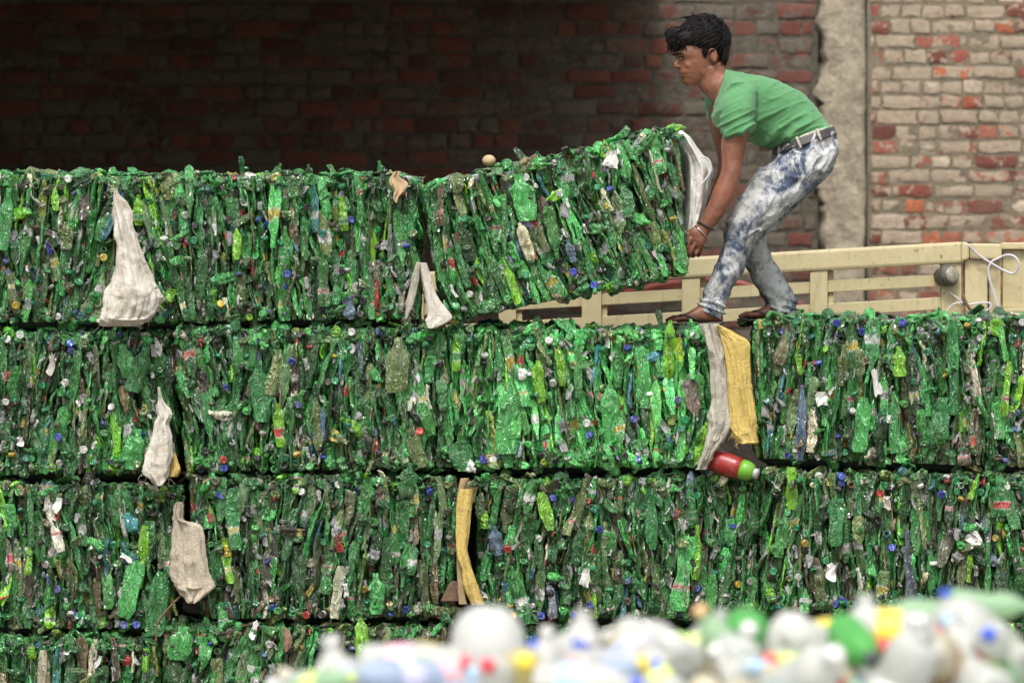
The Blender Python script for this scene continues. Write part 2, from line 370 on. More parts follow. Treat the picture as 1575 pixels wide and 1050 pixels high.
# column with ragged mortar edges
nz, nx = 150, 16; zz = np.linspace(0, 3.8, nz); colv = []
for k, z in enumerate(zz):
    p = np.array([[0, 0, z]]); l = wx(1257) - .034 * vnoise(p * 8, 5)[0] - .026 * vnoise(p * 30, 6)[0]; r = wx(1330) + .008 * vnoise(p * 12, 7)[0]
    xs = np.linspace(l, r, nx); q = np.stack([xs, np.zeros(nx), np.full(nx, z)], 1)
    yf = WY - .045 - .007 * vnoise(q * 16, 9) - .004 * vnoise(q * 45, 10); yf[0] += .05; yf[-1] += .02
    colv.append(np.vstack([np.stack([xs, yf, q[:, 2]], 1), [(r, WY + .24, z), (wx(1240), WY + .24, z)]]))
cb = MB(); cb.add(*rings(np.array(colv)))
tag(obj("concrete_column", cb.mesh("concrete_column", M['concrete'])), "rough grey concrete column with a ragged edge between two brick walls", "column")
# the shed roof that keeps the left wall in the dark, with its side wall and post
RX = wx(1010)
rb = MB(); rf = lambda y: 3.085 + (y - 1.3) * .075
def roof_piece(x0, x1, lo, hi): rb.add(*hexa([(x0, 1.3, rf(1.3) + lo), (x1, 1.3, rf(1.3) + lo), (x1, 1.3, rf(1.3) + hi), (x0, 1.3, rf(1.3) + hi), (x0, WY + .25, rf(WY + .25) + lo), (x1, WY + .25, rf(WY + .25) + lo), (x1, WY + .25, rf(WY + .25) + hi), (x0, WY + .25, rf(WY + .25) + hi)], .006))
roof_piece(-6.6, RX, 0, .06)
for k in range(int((RX + 6.6) / .31)): roof_piece(-6.6 + k * .31, -6.54 + k * .31, .062, .10)
roof = tag(obj("shed_roof", rb.mesh("shed_roof", M['roof'], False)), "dark corrugated shed roof over the brick wall", "roof")
sb = MB(); sb.add(*wbox((-6.7, 1.2, 0), (-6.5, WY, 3.10), .01))
tag(obj("side_wall", sb.mesh("side_wall", M['mortar_dark'], False)), "dark plain side wall closing the shed at the far left", "wall")

# ------------------------------------------------------------------ the goods truck behind the bales
TY = 1.45
truck = empty("goods_truck", P(1100, 1190, TY), "cream painted goods truck with slatted side rails behind the bales", "truck")
TI = Matrix.Translation(-truck.location)
def tpart(name, parts, mat=None, parent=None, smooth=False):
    mb = MB()
    for p in parts: mb.add(*p)
    o = obj(name, mb.mesh(name, mat or M['paint'], smooth), parent or truck)
    o.matrix_local = TI if parent is None else Matrix()
    return o
SL = (372 - 396) / (1480 - 1055.)                 # the rails climb to the right
def ry(py1480, px): return py1480 + SL * (px - 1480)
# cap rail
tpart("top_rail", [pbox(560, 1481, ry(371.5, 560), 371.5, ry(403, 560), 404, TY - .03, TY + .05, .012)])
for a, b in ((420, 438), (455, 474)):
    tpart("slat", [pbox(560, 1452, ry(a, 560), ry(a, 1452), ry(b, 560), ry(b, 1452), TY, TY + .025, .003)])
for a, b, c in ((767, 794, 420), (895, 925, 410), (1049, 1077, 412), (1246, 1273, 390), (636, 652, 420)):
    tpart("post", [pbox(a, b, ry(398, a), ry(398, b), 640, 640, TY - .022, TY + .05, .005)])
    tpart("post_flange", [pbox(b + .5, b + 9, ry(404, b), ry(404, b), 640, 640, TY + .012, TY + .04, .002)])
tpart("corner_post", [pbox(1448, 1479, 403, 402, 640, 640, TY - .016, TY + .06, .006)])
tpart("end_cap", [pbox(1479, 1491, 371, 374, 402, 398, TY - .045, TY + .05, .010)])
tpart("top_rail", [pbox(1491.5, 1541, 374, 375, 398.5, 399, TY - .035, TY + .05, .009)])
tpart("end_panel", [pbox(1484, 1519, 399.5, 399.5, 640, 640, TY - .018, TY + .05, .005), pbox(1521, 1539, 400, 400, 640, 640, TY - .004, TY + .05, .004)])
tpart("hinge", [pbox(1519.5, 1521, 432 + k * 16, 432 + k * 16, 441 + k * 16, 441 + k * 16, TY - .02, TY - .003, .001) for k in range(4)], M['leather'])
tpart("rear_panel", [pbox(1542, 1760, 384, 384, 473, 473, TY + .02, TY + .05, .004), pbox(1540, 1760, 373, 372, 383.5, 383, TY - .01, TY + .06, .006),
                     pbox(1541, 1760, 473.5, 473.5, 480, 480, TY - .005, TY + .06, .004)])
tpart("bed_floor", [wbox((P(560, 0, TY)[0], TY + .06, 1.0), (P(1760, 0, TY)[0], TY + 1.6, 1.08), .006)])
tpart("chassis", [wbox((P(560, 0, TY)[0] + .1, TY + .5, .55), (P(1700, 0, TY)[0], TY + 1.2, .98), .02)], M['black'])
for wxx in (.2, 2.0):
    for wy in (TY + .18, TY + 1.42):
        th = np.linspace(0, 2 * np.pi, 28, endpoint=False)
        prof = [(.0, -.09), (.18, -.09), (.2, -.1), (.32, -.1), (.34, -.06), (.34, .06), (.32, .1), (.2, .1), (.0, .09)]
        Rg = np.array([[(wxx + r * np.cos(t), wy + y, .345 + r * np.sin(t)) for t in th] for r, y in [(max(r, .004), y) for r, y in prof]])
        tpart("wheel", [rings(Rg)], M['black'], smooth=True)
# round lamp on the corner post
def disc_stack(c, ax, prof, n=24):
    c = np.asarray(c, float); ax = np.asarray(ax, float); ax /= np.linalg.norm(ax); a = np.cross(ax, (0, 0, 1.)); a /= np.linalg.norm(a); b = np.cross(ax, a)
    th = np.linspace(0, 2 * np.pi, n, endpoint=False)
    return rings(np.array([[c + ax * h + r * (a * np.cos(t) + b * np.sin(t)) for t in th] for r, h in prof]))
lc = P(1452, 424, TY - .02)
lamp = tpart("marker_lamp", [disc_stack(lc, (.55, -.8, .05), [(.030, -.03), (.037, 0), (.040, .012), (.044, .016), (.044, .040), (.040, .048)])], M['lampgrey'], smooth=True)
tpart("lens", [disc_stack(lc, (.55, -.8, .05), [(.035, .049), (.034, .057), (.022, .062), (.004, .064)])], M['lens'], lamp, True)
tpart("latch_pin", [tube([P(1481, 404, TY - .022), P(1482.5, 425, TY - .022), P(1482, 440, TY - .022)], [.0025, .0022, .002])], M['leather'], smooth=True)
# ribbon tied round the corner
def ribbon(pts, w, yoff, roll):
    A = catmull(np.array([np.append(P(p[0], p[1], yoff + (p[2] if len(p) > 2 else 0)), w * (p[3] if len(p) > 3 else 1)) for p in pts]), 60)
    C = A[:, :3]; t = np.gradient(C, axis=0); t /= np.linalg.norm(t, axis=1)[:, None]
    d = np.cross(t, np.array([0, -1., 0])); d /= np.linalg.norm(d, axis=1)[:, None]; th = np.array([0, -.0007, 0])
    return rings(np.stack([C - d * A[:, 3:4] + th, C + d * A[:, 3:4] + th, C + d * A[:, 3:4] - th, C - d * A[:, 3:4] - th], 1))
rbm = MB()
rbm.add(*ribbon([(1489, 376, -.01), (1505, 392), (1525, 405), (1548, 418), (1560, 420, -.01), (1567, 408, -.02), (1562, 396, -.02), (1550, 392, -.01), (1536, 397), (1524, 404), (1520, 418), (1525, 440), (1533, 465), (1539, 492)], .0048, TY - .05, 0))
rbm.add(*ribbon([(1460, 450), (1472, 458), (1486, 468), (1505, 466), (1522, 466), (1524, 473), (1508, 482)], .0036, TY - .035, 0))
rbm.add(*ribbon([(1456, 478), (1466, 468), (1478, 465.5), (1487, 467)], .0032, TY - .04, 0))
tag(obj("plastic_strap", rbm.mesh("plastic_strap", M['strap'])), "white plastic packing strap looped round the cream truck corner", "strap")
tw = MB(); tw.add(*tube([P(1481, 453, TY - .05), P(1487, 468, TY - .055), P(1500, 484, TY - .06), P(1508, 492, TY - .06)], [.006, .007, .005, .003]))
tag(obj("twig", tw.mesh("twig", M['twig'])), "short dry twig caught in the white strap", "twig")
# red sheet seen through the rails
def ridge(pts, y0, y1, mat):
    mb = MB(); f = [P(*p, y0) for p in pts]
    top = np.array(f); bot = top.copy(); bot[:, 2] = top[:, 2] - .028
    Rg = np.stack([top, top + (0, y1 - y0, 0), bot + (0, y1 - y0, 0), bot], 1); mb.add(*rings(Rg)); return mb
rs = ridge([(960, 446), (1000, 436), (1030, 430), (1085, 424), (1140, 431), (1180, 443), (1225, 460), (1250, 475)], TY + .7, TY + 1.2, None)
tag(obj("red_sheet", rs.mesh("red_sheet", M['red_sheet'])), "red sheeted load lying in the truck bed behind the cream rails", "sheet")

# ------------------------------------------------------------------ the person
PY = .40
person = empty("person", P(1140, 498, .4), "person in green T-shirt and acid-washed jeans lifting one end of a bale", "person")
PI_ = Matrix.Translation(-person.location)
SC = FPX / (DIST + PY)                                     # photo pixels per metre here
def shr(secs, k=.86):
    out = []
    for s in secs:
        mx, my = (s[0] + s[2]) / 2, (s[1] + s[3]) / 2
        out.append((mx + (s[0] - mx) * k, my + (s[1] - my) * k, mx + (s[2] - mx) * k, my + (s[3] - my) * k, s[4], s[5] * k))
    return out
TORSO = [(1097, 158, 1115, 106, .40, .074), (1095, 171, 1131, 109, .40, .120), (1096, 186, 1153, 113, .40, .175), (1112, 200, 1172, 116.5, .40, .180), (1140, 212, 1192, 122, .40, .170), (1160, 223, 1222, 135, .40, .158),
         (1178, 229, 1247, 154, .40, .152), (1192, 231, 1265, 174, .40, .152), (1197, 232, 1279, 197, .40, .156)]
NEARLEG = [(1196, 236, 1282, 222, .35, .10), (1182, 250, 1286, 248, .33, .115), (1158, 272, 1258, 287, .31, .105), (1137, 302, 1213, 322, .29, .095), (1119, 336, 1176, 354, .27, .082), (1111, 380, 1155, 388, .27, .072), (1097, 413, 1143, 420, .275, .066),
           (1086, 438, 1128, 446, .28, .060), (1079, 458, 1118, 470, .28, .058), (1069, 474, 1113, 496, .28, .064)]
FARLEG = [(1198, 236, 1280, 222, .46, .10), (1190, 252, 1282, 250, .48, .11), (1168, 285, 1247, 300, .50, .105), (1152, 320, 1210, 335, .52, .092), (1141, 352, 1180, 366, .53, .080), (1143, 385, 1187, 392, .53, .07), (1149, 415, 1199, 416, .53, .066),
          (1162, 440, 1216, 441, .53, .060), (1172, 456, 1224, 460, .53, .058), (1182, 481, 1230, 486, .53, .064)]
HIP = [(1190, 230, 1280, 197, .40, .150), (1189, 240, 1287, 213, .40, .165), (1186, 250, 1288, 236, .40, .178), (1182, 262, 1282, 258, .40, .175)]
NARM = [(1124, 165, 1152, 157, .25, .040), (1115, 192, 1155, 190, .205, .052), (1109, 220, 1149, 220, .195, .050), (1110, 247, 1143, 248, .19, .044), (1108, 266, 1140, 268, .185, .044), (1096, 294, 1131, 300, .18, .042), (1085, 322, 1114, 330, .175, .034), (1075, 342, 1095, 353, .172, .026), (1070, 350, 1087, 365, .17, .024)]
FARM = [(1092, 160, 1130, 150, .57, .055), (1090, 190, 1124, 190, .62, .052), (1097, 215, 1126, 215, .65, .046), (1103, 240, 1128, 242, .68, .042), (1104, 262, 1130, 266, .70, .042), (1094, 292, 1120, 300, .74, .036), (1082, 324, 1104, 332, .78, .03), (1074, 345, 1090, 355, .80, .024)]
NECKS = [(1068, 118, 1114, 92, .40, .055), (1074, 134, 1117, 106, .40, .055), (1086, 148, 1121, 114, .40, .062), (1099, 160, 1130, 122, .40, .060)]
HC = P(1075, 80, PY); YAW = R(13)
def yaw(V, a=YAW):
    V = np.array(V, float) - HC; c, s = np.cos(a), np.sin(a)
    return np.stack([V[:, 0] * c - V[:, 1] * s, V[:, 0] * s + V[:, 1] * c, V[:, 2]], 1) + HC
def hp(px, py, lat=0.): return P(px, py, PY) + np.array([0, lat, 0])       # head frame before the turn; lat < 0 is the near side
body = MB()
def addy(sh): V, Q, T = sh; body.add(yaw(V), Q, T)
FACE = [(56, 1050, 1108, .060), (66, 1042, 1109, .067), (76, 1039, 1109, .0705), (83, 1037.5, 1108, .071), (87, 1038.5, 1106, .0705), (92, 1042, 1104, .069), (98, 1042.5, 1102, .067), (105, 1043.5, 1100, .063), (110, 1043.8, 1098, .060), (113, 1043.6, 1096, .057), (115.3, 1046.2, 1094, .055),
        (118, 1045.8, 1092, .052), (121, 1048.5, 1089, .049), (125, 1049, 1084, .043), (128.5, 1050.5, 1079, .036), (131.5, 1054.5, 1072, .026), (133, 1059, 1067, .014)]
addy(loft([(f, py, b, py, PY, w) for py, f, b, w in FACE], 44, 28, 2.15))
addy(ball(hp(1083, 70), (.096, .076, .090), 28, 18))
addy(ball(hp(1075, 108, 0), (.055, .062, .05)))
addy(tube([hp(1043.5, 88), hp(1041, 94), hp(1038.5, 101.0), hp(1041.5, 103.5)], [.0055, .0075, .0105, .010], 12, 12))
for sg in (-1, 1):
    addy(ball(hp(1044.5, 103.5, sg * .0105), (.009, .0065, .0065)))
    addy(ball(hp(1056, 101, sg * .040), (.020, .018, .020)))                 # cheek
    addy(ball(hp(1044, 85.5, sg * .026), (.012, .026, .0075)))               # brow ridge
    addy(ball(hp(1090, 88, sg * .073), (.014, .009, .028), rot=np.array(Matrix.Rotation(sg * R(18), 3, 'Z') @ Matrix.Rotation(R(-10), 3, 'Y'))))
    e = [hp(1088 + 6.5 * np.cos(t), 87 - 10.5 * np.sin(t), sg * .083) for t in np.linspace(-1.2, 3.6, 9)]
    addy(tube(e, [.0028, .003, .0033, .0036, .0038, .0038, .0036, .0032, .0028], 24, 8))
for sec in (NECKS, NARM, FARM): body.add(*loft(sec, 30, 22))
for sec, k in ((TORSO, .86), (NEARLEG, .8), (FARLEG, .8), (HIP, .86)): body.add(*loft(shr(sec, k), 30, 20))
body.add(*tube([P(1118, 150, .60), P(1135, 148, .4), P(1138, 154, .25)], [.05, .08, .045], 14, 14))
def hand(wr, palm, fingers, thumb, r=.0085):
    body.add(*loft(palm, 14, 16, 2.5))
    for f in fingers:
        body.add(*tube([P(*q) for q in f], [r * 1.02, r * 1.08, r * .98, r * .85], 14, 10)); body.add(*ball(P(*f[-1]), r * .86, 10, 8)); body.add(*ball(P(*f[0]), r * 1.22, 10, 8))
    body.add(*tube([P(*q) for q in thumb], [r * 1.3, r * 1.15, r * 1.05, r * .9], 14, 10)); body.add(*ball(P(*thumb[-1]), r * .9, 10, 8))
hand(None, [(1071, 347, 1088, 364, .172, .022), (1064, 350, 1087, 370, .17, .024), (1057, 356, 1081, 379, .168, .020), (1055, 362, 1076, 385, .17, .014)],
     [[(1056.5, 361, .160), (1050.5, 376, .158), (1049.5, 388, .182), (1054, 390, .212)], [(1062, 368, .156), (1055, 382, .155), (1052.5, 392, .182), (1057, 391, .212)],
      [(1068.5, 375, .160), (1061.5, 388, .160), (1059, 394, .186), (1063, 391.5, .212)], [(1075, 381, .168), (1070, 390, .170), (1067, 393, .192), (1069, 389, .212)]],
     [(1069, 354, .186), (1058, 360, .205), (1052, 371, .214), (1051, 382, .213)])
hand(None, [(1075, 345, 1090, 357, .80, .022), (1070, 352, 1088, 368, .80, .022), (1064, 362, 1082, 378, .80, .018)],
     [[(1064, 364, .79), (1057, 378, .79), (1056, 389, .77), (1060, 390, .74)], [(1069, 369, .795), (1062, 384, .795), (1060, 393, .77), (1064, 391, .74)], [(1074, 374, .80), (1068, 388, .80), (1066, 394, .77), (1069, 391, .74)], [(1080, 378, .80), (1076, 389, .80), (1074, 393, .775), (1076, 389, .75)]],
     [(1074, 354, .78), (1066, 362, .76), (1060, 372, .75), (1058, 382, .75)])
def foot(ax, ay, dx, dy, y0, sgn):                       # side-on foot, toes to the left
    q = lambda x, t, b, y, w: (x + dx, t + dy, x + dx, b + dy, y0 + y, w)
    body.add(*loft([q(1112, 486, 494, 0, .018), q(1107, 476, 496, 0, .030), q(1094, 466, 496, -.002, .034), q(1078, 469, 496, -.004, .037), (1062 + dx, 478 + dy, 1062 + dx, 496 + dy, y0 - .008, .042), q(1048, 484.5, 496, -.012, .046), q(1040, 488, 496, -.013, .044)], 24, 18, 2.3))
    for k, (tl, w) in enumerate(((1027, .0105), (1027.5, .008), (1030, .0075), (1033, .007), (1036.5, .0068))):
        yy = y0 - .013 + sgn * (-.032 + k * .0165)
        body.add(*tube([P(1046 + dx, 490 + dy, yy), P((1046 + tl) / 2 + dx, 489.5 + dy, yy), P(tl + dx, 493 + dy, yy)], [w * 1.05, w * 1.1, w * .9], 10, 10)); body.add(*ball(P(tl + dx, 493 + dy, yy), w * .95, 10, 8))
foot(0, 0, 0, -.5, .27, -1)
foot(0, 0, 112, -6.5, .53, 1)
bo = remesh(body, "body", .0036, 5, lambda c, n: .0012 * vnoise(c * 60, 2), M['skin'], person, .45)
bo.name = "body"

def ppart(name, mb, mat, smooth=True, par=None):
    o = obj(name, mb.mesh(name, mat, smooth), par or person); o.matrix_local = PI_ if par is None else Matrix(); return o
# face details
for sg in (-1, 1):
    eb = MB(); V, Q, T = ball(hp(1044.8, 91.5, sg * .031), (.0085, .0105, .0036), 16, 10, rot=np.array(Matrix.Rotation(sg * R(28), 3, 'Z'))); eb.add(yaw(V), Q, T); eo = ppart("eye", eb, M['eyewhite'])
    ib = MB(); V, Q, T = ball(hp(1042.9, 91.5, sg * .029), (.004, .0062, .0038), 12, 8); ib.add(yaw(V), Q, T); ppart("iris", ib, M['black'], True, eo)
    lb = MB(); V, Q, T = tube([hp(1042.2, 90.8, sg * .014), hp(1041.6, 89.6, sg * .028), hp(1044.6, 90.2, sg * .043), hp(1046.5, 91.5, sg * .049)], [.0014, .0022, .0022, .0012], 12, 6); lb.add(yaw(V), Q, T); ppart("eyelid", lb, M['hair'])
    wb = MB(); V, Q, T = tube([hp(1038.6, 85.6, sg * .010), hp(1037.4, 84.2, sg * .026), hp(1041.0, 83.2, sg * .044), hp(1045.5, 84.6, sg * .056)], [.0026, .0040, .0034, .0014], 14, 8); wb.add(yaw(V), Q, T); ppart("eyebrow", wb, M['hair'])
lp = MB()
for py, r, dz in ((113.7, .0046, 0), (117.2, .0052, 0)):
    V, Q, T = tube([hp(1050.5, 115.2, -.024), hp(1046.3, py + .3, -.011), hp(1045.2, py, 0), hp(1046.3, py + .3, .011), hp(1050.5, 115.2, .024)], [.001, r * .8, r, r * .8, .001], 16, 8); lp.add(yaw(V), Q, T)
ppart("lips", lp, M['lips'])
# hair
HR = np.random.default_rng(5); hb = MB()
for c, r in ((hp(1084, 60), (.0985, .089, .0965)), (hp(1058, 60), (.080, .070, .050)), (hp(1046, 64), (.052, .062, .040)), (hp(1108, 78), (.036, .066, .062)), (hp(1080, 40), (.055, .055, .040))): hb.add(*ball(c, r, 26, 16))
ho = remesh(hb, "hair", .006, 4, lambda c, n: .006 * vnoise(c * (50, 50, 28), 4) + .003 * vnoise(c * 110, 5), M['hair'], person)
bpy.context.view_layer.update()
hv = np.array([v.co for v in ho.data.vertices]); hf = [tuple(p.vertices) for p in ho.data.polygons]; bpy.data.objects.remove(ho)
hm = MB(); hm.add(hv, [f for f in hf if len(f) == 4], [f for f in hf if len(f) == 3])
def on_scalp(d, k=1.):
    d = d / np.linalg.norm(d); return hp(1084, 62) + d * np.array([.100, .090, .098]) * k
for k in range(800):
    d = HR.normal(0, 1, 3); d[2] = abs(d[2]) * .9 - .12
    if d[0] < -.2 and d[2] < .25: d[2] += .5
    d /= np.linalg.norm(d); flow = np.array([-.9, HR.normal(0, .35), -.35 - .3 * HR.random()]) if d[0] < .45 else np.array([HR.normal(.1, .3), HR.normal(0, .3), -1.])
    flow -= d * (flow @ d); flow /= np.linalg.norm(flow) + 1e-6; L = HR.uniform(.35, .75); pts = []
    for t in (0, .4, .75, 1.):
        pts.append(on_scalp(d + flow * L * t, 1.0 + .03 * math.sin(t * 3.1) + HR.normal(0, .010)))
    w = HR.uniform(.0018, .0034); hm.add(*tube(pts, [w * .7, w, w * .75, .0006], 9, 6))
for k in range(150):                                       # the fringe combed forward over the brow
    lat = HR.uniform(-.058, .058); a = hp(HR.uniform(1052, 1072), HR.uniform(36, 50), lat * .7); tip = hp(1030 + abs(lat) * 300 + HR.normal(0, 4), 75 + HR.normal(0, 4.5), lat)
    mid = hp(1031 + abs(lat) * 170 + HR.normal(0, 4), 55 + HR.normal(0, 4), lat); w = HR.uniform(.0022, .0042); hm.add(*tube([a, mid, (mid + tip) / 2 + (-.003, 0, 0), tip], [w * .7, w, w * .8, .0006], 12, 6))
for k in range(26):                                       # side-burn and nape
    s = HR.choice([-1, 1]); hm.add(*tube([hp(1079 + HR.normal(0, 2.5), 72, s * .077), hp(1078 + HR.normal(0, 2), 82, s * .076), hp(1076 + HR.normal(0, 1.5), 89 + HR.normal(0, 2), s * .071)], [.005, .005, .0006], 8, 6))
for k in range(70):
    s = HR.uniform(-1, 1); x = 1104 + 12 * math.sqrt(max(0, 1 - s * s)); hm.add(*tube([hp(x + 3, 72, s * .070), hp(x + 2, 88, s * .066), hp(x - 1, 99 + HR.normal(0, 3), s * .058)], [.0008, .0055, .0006], 8, 6))
for k in range(22):
    lat = HR.normal(0, .03); x = HR.uniform(1062, 1098); hm.add(*tube([hp(x, 34, lat), hp(x - 4, 26, lat), hp(x - 12 + HR.normal(0, 3), 25 + HR.normal(0, 3), lat)], [.006, .005, .0006], 8, 6))
for k in range(360):                                      # loose single hairs
    d = HR.normal(0, 1, 3); d[2] = abs(d[2]) + .05
    if d[0] < -.3 and d[2] < .4: d[2] += .5
    d /= np.linalg.norm(d); flow = np.array([-.7, HR.normal(0, .5), HR.normal(-.2, .4)]); flow -= d * (flow @ d); flow /= np.linalg.norm(flow); L = HR.uniform(.25, .55); lift = HR.uniform(.02, .09)
    hm.add(*tube([on_scalp(d, 1.0), on_scalp(d + flow * L * .5, 1.03 + lift * .6), on_scalp(d + flow * L, 1.03 + lift)], [.0013, .0011, .0003], 6, 5))
hm.v = [yaw(v) for v in hm.v]
ppart("hair", hm, M['hair'])

# T-shirt
sh = MB(); sh.add(*loft(TORSO, 44, 30, 2.3))
sh.add(*loft([(1112, 140, 1160, 122, .27, .06), (1107, 156, 1165, 138, .225, .072), (1106, 172, 1163, 160, .200, .074), (1109, 192, 1160, 180, .193, .072), (1112.5, 213.5, 1158.5, 196, .19, .070)], 22, 22, 2.2))
sh.add(*loft([(1092, 140, 1130, 122, .54, .06), (1083, 152, 1130, 142, .585, .068), (1085, 172, 1128, 166, .62, .066), (1090, 190, 1128, 186, .64, .064), (1096, 204, 1128, 202, .65, .060)], 22, 20, 2.2))
sh.add(*tube([P(1110, 146, .60), P(1128, 132, .4), P(1136, 146, .215)], [.050, .055, .056], 14, 14))
ax_ = np.array([.88, 0, -.47]); pr_ = np.array([.47, 0, .88])
def shirt_folds(c, n):
    q = np.stack([c @ ax_, c[:, 1], c @ pr_], 1); d = np.stack([(q[:, 0] - .7 * q[:, 2]) * 17, q[:, 1] * 7, (q[:, 2] + .7 * q[:, 0]) * 5], 1)
    f = (1 - np.clip(np.abs(vnoise(d, 31)) * 3.2, 0, 1)) ** 1.5; f2 = (1 - np.clip(np.abs(vnoise(d * (1.7, 1.5, 1.9) + 5, 32)) * 3, 0, 1)) ** 1.5; f3 = vnoise(d * .6 + 9, 34)
    low = np.clip((P(0, 170, .4)[2] - c[:, 2]) / .10 + .45, .30, 1.2)
    return low * (.011 * f + .006 * f2 + .007 * f3) - .004 + .0012 * vnoise(c * 50, 33)
so = remesh(sh, "shirt", .0045, 6, shirt_folds, M['shirt'], person); so.name = "t_shirt"
th = np.linspace(0, 2 * np.pi, 30)
sm_ = MB(); sm_.add(*tube([P(1135.5 + 23.5 * np.cos(t), 203.4 - 9.0 * np.cos(t), .19) + (0, .0725 * np.sin(t), 0) for t in th], [.0022] * 30, 90, 8)); ppart("sleeve_hem", sm_, M['shirt'])
# jeans, belt
je = MB(); je.add(*loft(HIP, 20, 30, 2.3)); je.add(*loft(NEARLEG, 50, 26, 2.2)); je.add(*loft(FARLEG, 50, 26, 2.2))
ZK, ZH = P(0, 350, .3)[2], P(0, 495, .3)[2]
def jean_folds(c, n):
    hem = np.clip((P(0, 432, .3)[2] - c[:, 2]) / .12, 0, 1); knee = np.exp(-((c[:, 2] - ZK) / .05) ** 2); hip = np.clip((c[:, 2] - P(0, 300, .3)[2]) / .12, 0, 1)
    rd = lambda v, k: (1 - np.clip(np.abs(v) * k, 0, 1)) ** 1.4
    rg = rd(vnoise(np.stack([c[:, 0] * 10, c[:, 1] * 8, (c[:, 2] + .35 * c[:, 0]) * 42], 1), 41), 2.6)
    dg_ = vnoise(np.stack([(c[:, 0] + c[:, 2]) * 11, c[:, 1] * 8, (c[:, 2] - c[:, 0]) * 30], 1), 42); dr = rd(dg_, 3); lg = vnoise(np.stack([(c[:, 0] * .5 + c[:, 2]) * 7, c[:, 1] * 16, (c[:, 0] - .5 * c[:, 2]) * 26], 1), 44)
    return hem * (.017 * rg - .002) + knee * (.010 * dr) + hip * (.012 * dr + .005 * dg_) + (1 - hem) * (.006 * dg_ + .005 * rd(lg, 3)) - .004 + .0022 * vnoise(c * 28, 43)
jo = remesh(je, "jeans", .0045, 5, jean_folds, M['denim'], person); jo.name = "jeans"
def band(secA, secB, mat, name, e=2.3, grow=1.02):
    mb = MB(); V, Q, T = loft(shr([secA, tuple((np.array(secA) + np.array(secB)) / 2), secB], grow), 6, 40, e); mb.add(V, Q, T); return ppart(name, mb, mat)
band((1191, 226.5, 1281.5, 195, .40, .153), (1190, 238.5, 1286.5, 208.5, .40, .163), M['leather'], "belt", 2.3, 1.03)
band((1196, 222.5, 1280, 192.5, .40, .150), (1191, 229, 1281.5, 197, .40, .154), M['white_cloth'], "waistband", 2.3, 1.0)
for x, y, a in ((1259, 200, .2), (1228, 212, .2)):
    lb = MB(); q = [P(x - 3, y - 1, .24), P(x + 4, y + 16, .232)]
    lb.add(*tube([q[0], (q[0] + q[1]) / 2 + (0, -.004, 0), q[1]], [.0055, .006, .0055], 8, 8)); ppart("belt_loop", lb, M['grey_cloth'])
# wrist bands
wb = MB(); wb.add(*tube([P(1085.5 + 11.6 * np.cos(t), 347.5 + 6.5 * np.cos(t), .172) + (0, .031 * np.sin(t), 0) for t in th], [.0038] * 30, 60, 8)); ppart("wristband", wb, M['black'])
wb = MB(); wb.add(*tube([P(1078.5 + 9.5 * np.cos(t), 356.5 + 10 * np.cos(t), .171) + (0, .028 * np.sin(t), 0) for t in th], [.0022] * 30, 60, 8)); ppart("bangle", wb, M['silver'])
# sandals
for dx, dy, y0 in ((0, -.5, .27), (112, -6.5, .53)):
    sb = MB(); yz = y0 - .008
    sb.add(*loft([(1113 + dx, 494.5 + dy, 1113 + dx, 499.5 + dy, yz, .022), (1106 + dx, 495 + dy, 1106 + dx, 500.5 + dy, yz, .036), (1080 + dx, 496 + dy, 1080 + dx, 501 + dy, yz, .038), (1050 + dx, 496.5 + dy, 1050 + dx, 501 + dy, yz - .004, .050), (1030 + dx, 496.5 + dy, 1030 + dx, 500.5 + dy, yz - .004, .044), (1022 + dx, 496 + dy, 1022 + dx, 499 + dy, yz - .004, .02)], 24, 20, 4))
    for s in (-1, 1): sb.add(*loft([(1036 + dx, 488.5 + dy, 1038 + dx, 492 + dy, yz - .004, .004), (1050 + dx, 483 + dy, 1053 + dx, 488 + dy, yz - .004 + s * .030, .012), (1068 + dx, 488 + dy, 1074 + dx, 494 + dy, yz + s * .040, .005), (1076 + dx, 494 + dy, 1080 + dx, 498 + dy, yz + s * .038, .004)], 20, 10))
    ppart("sandal", sb, M['leather'])

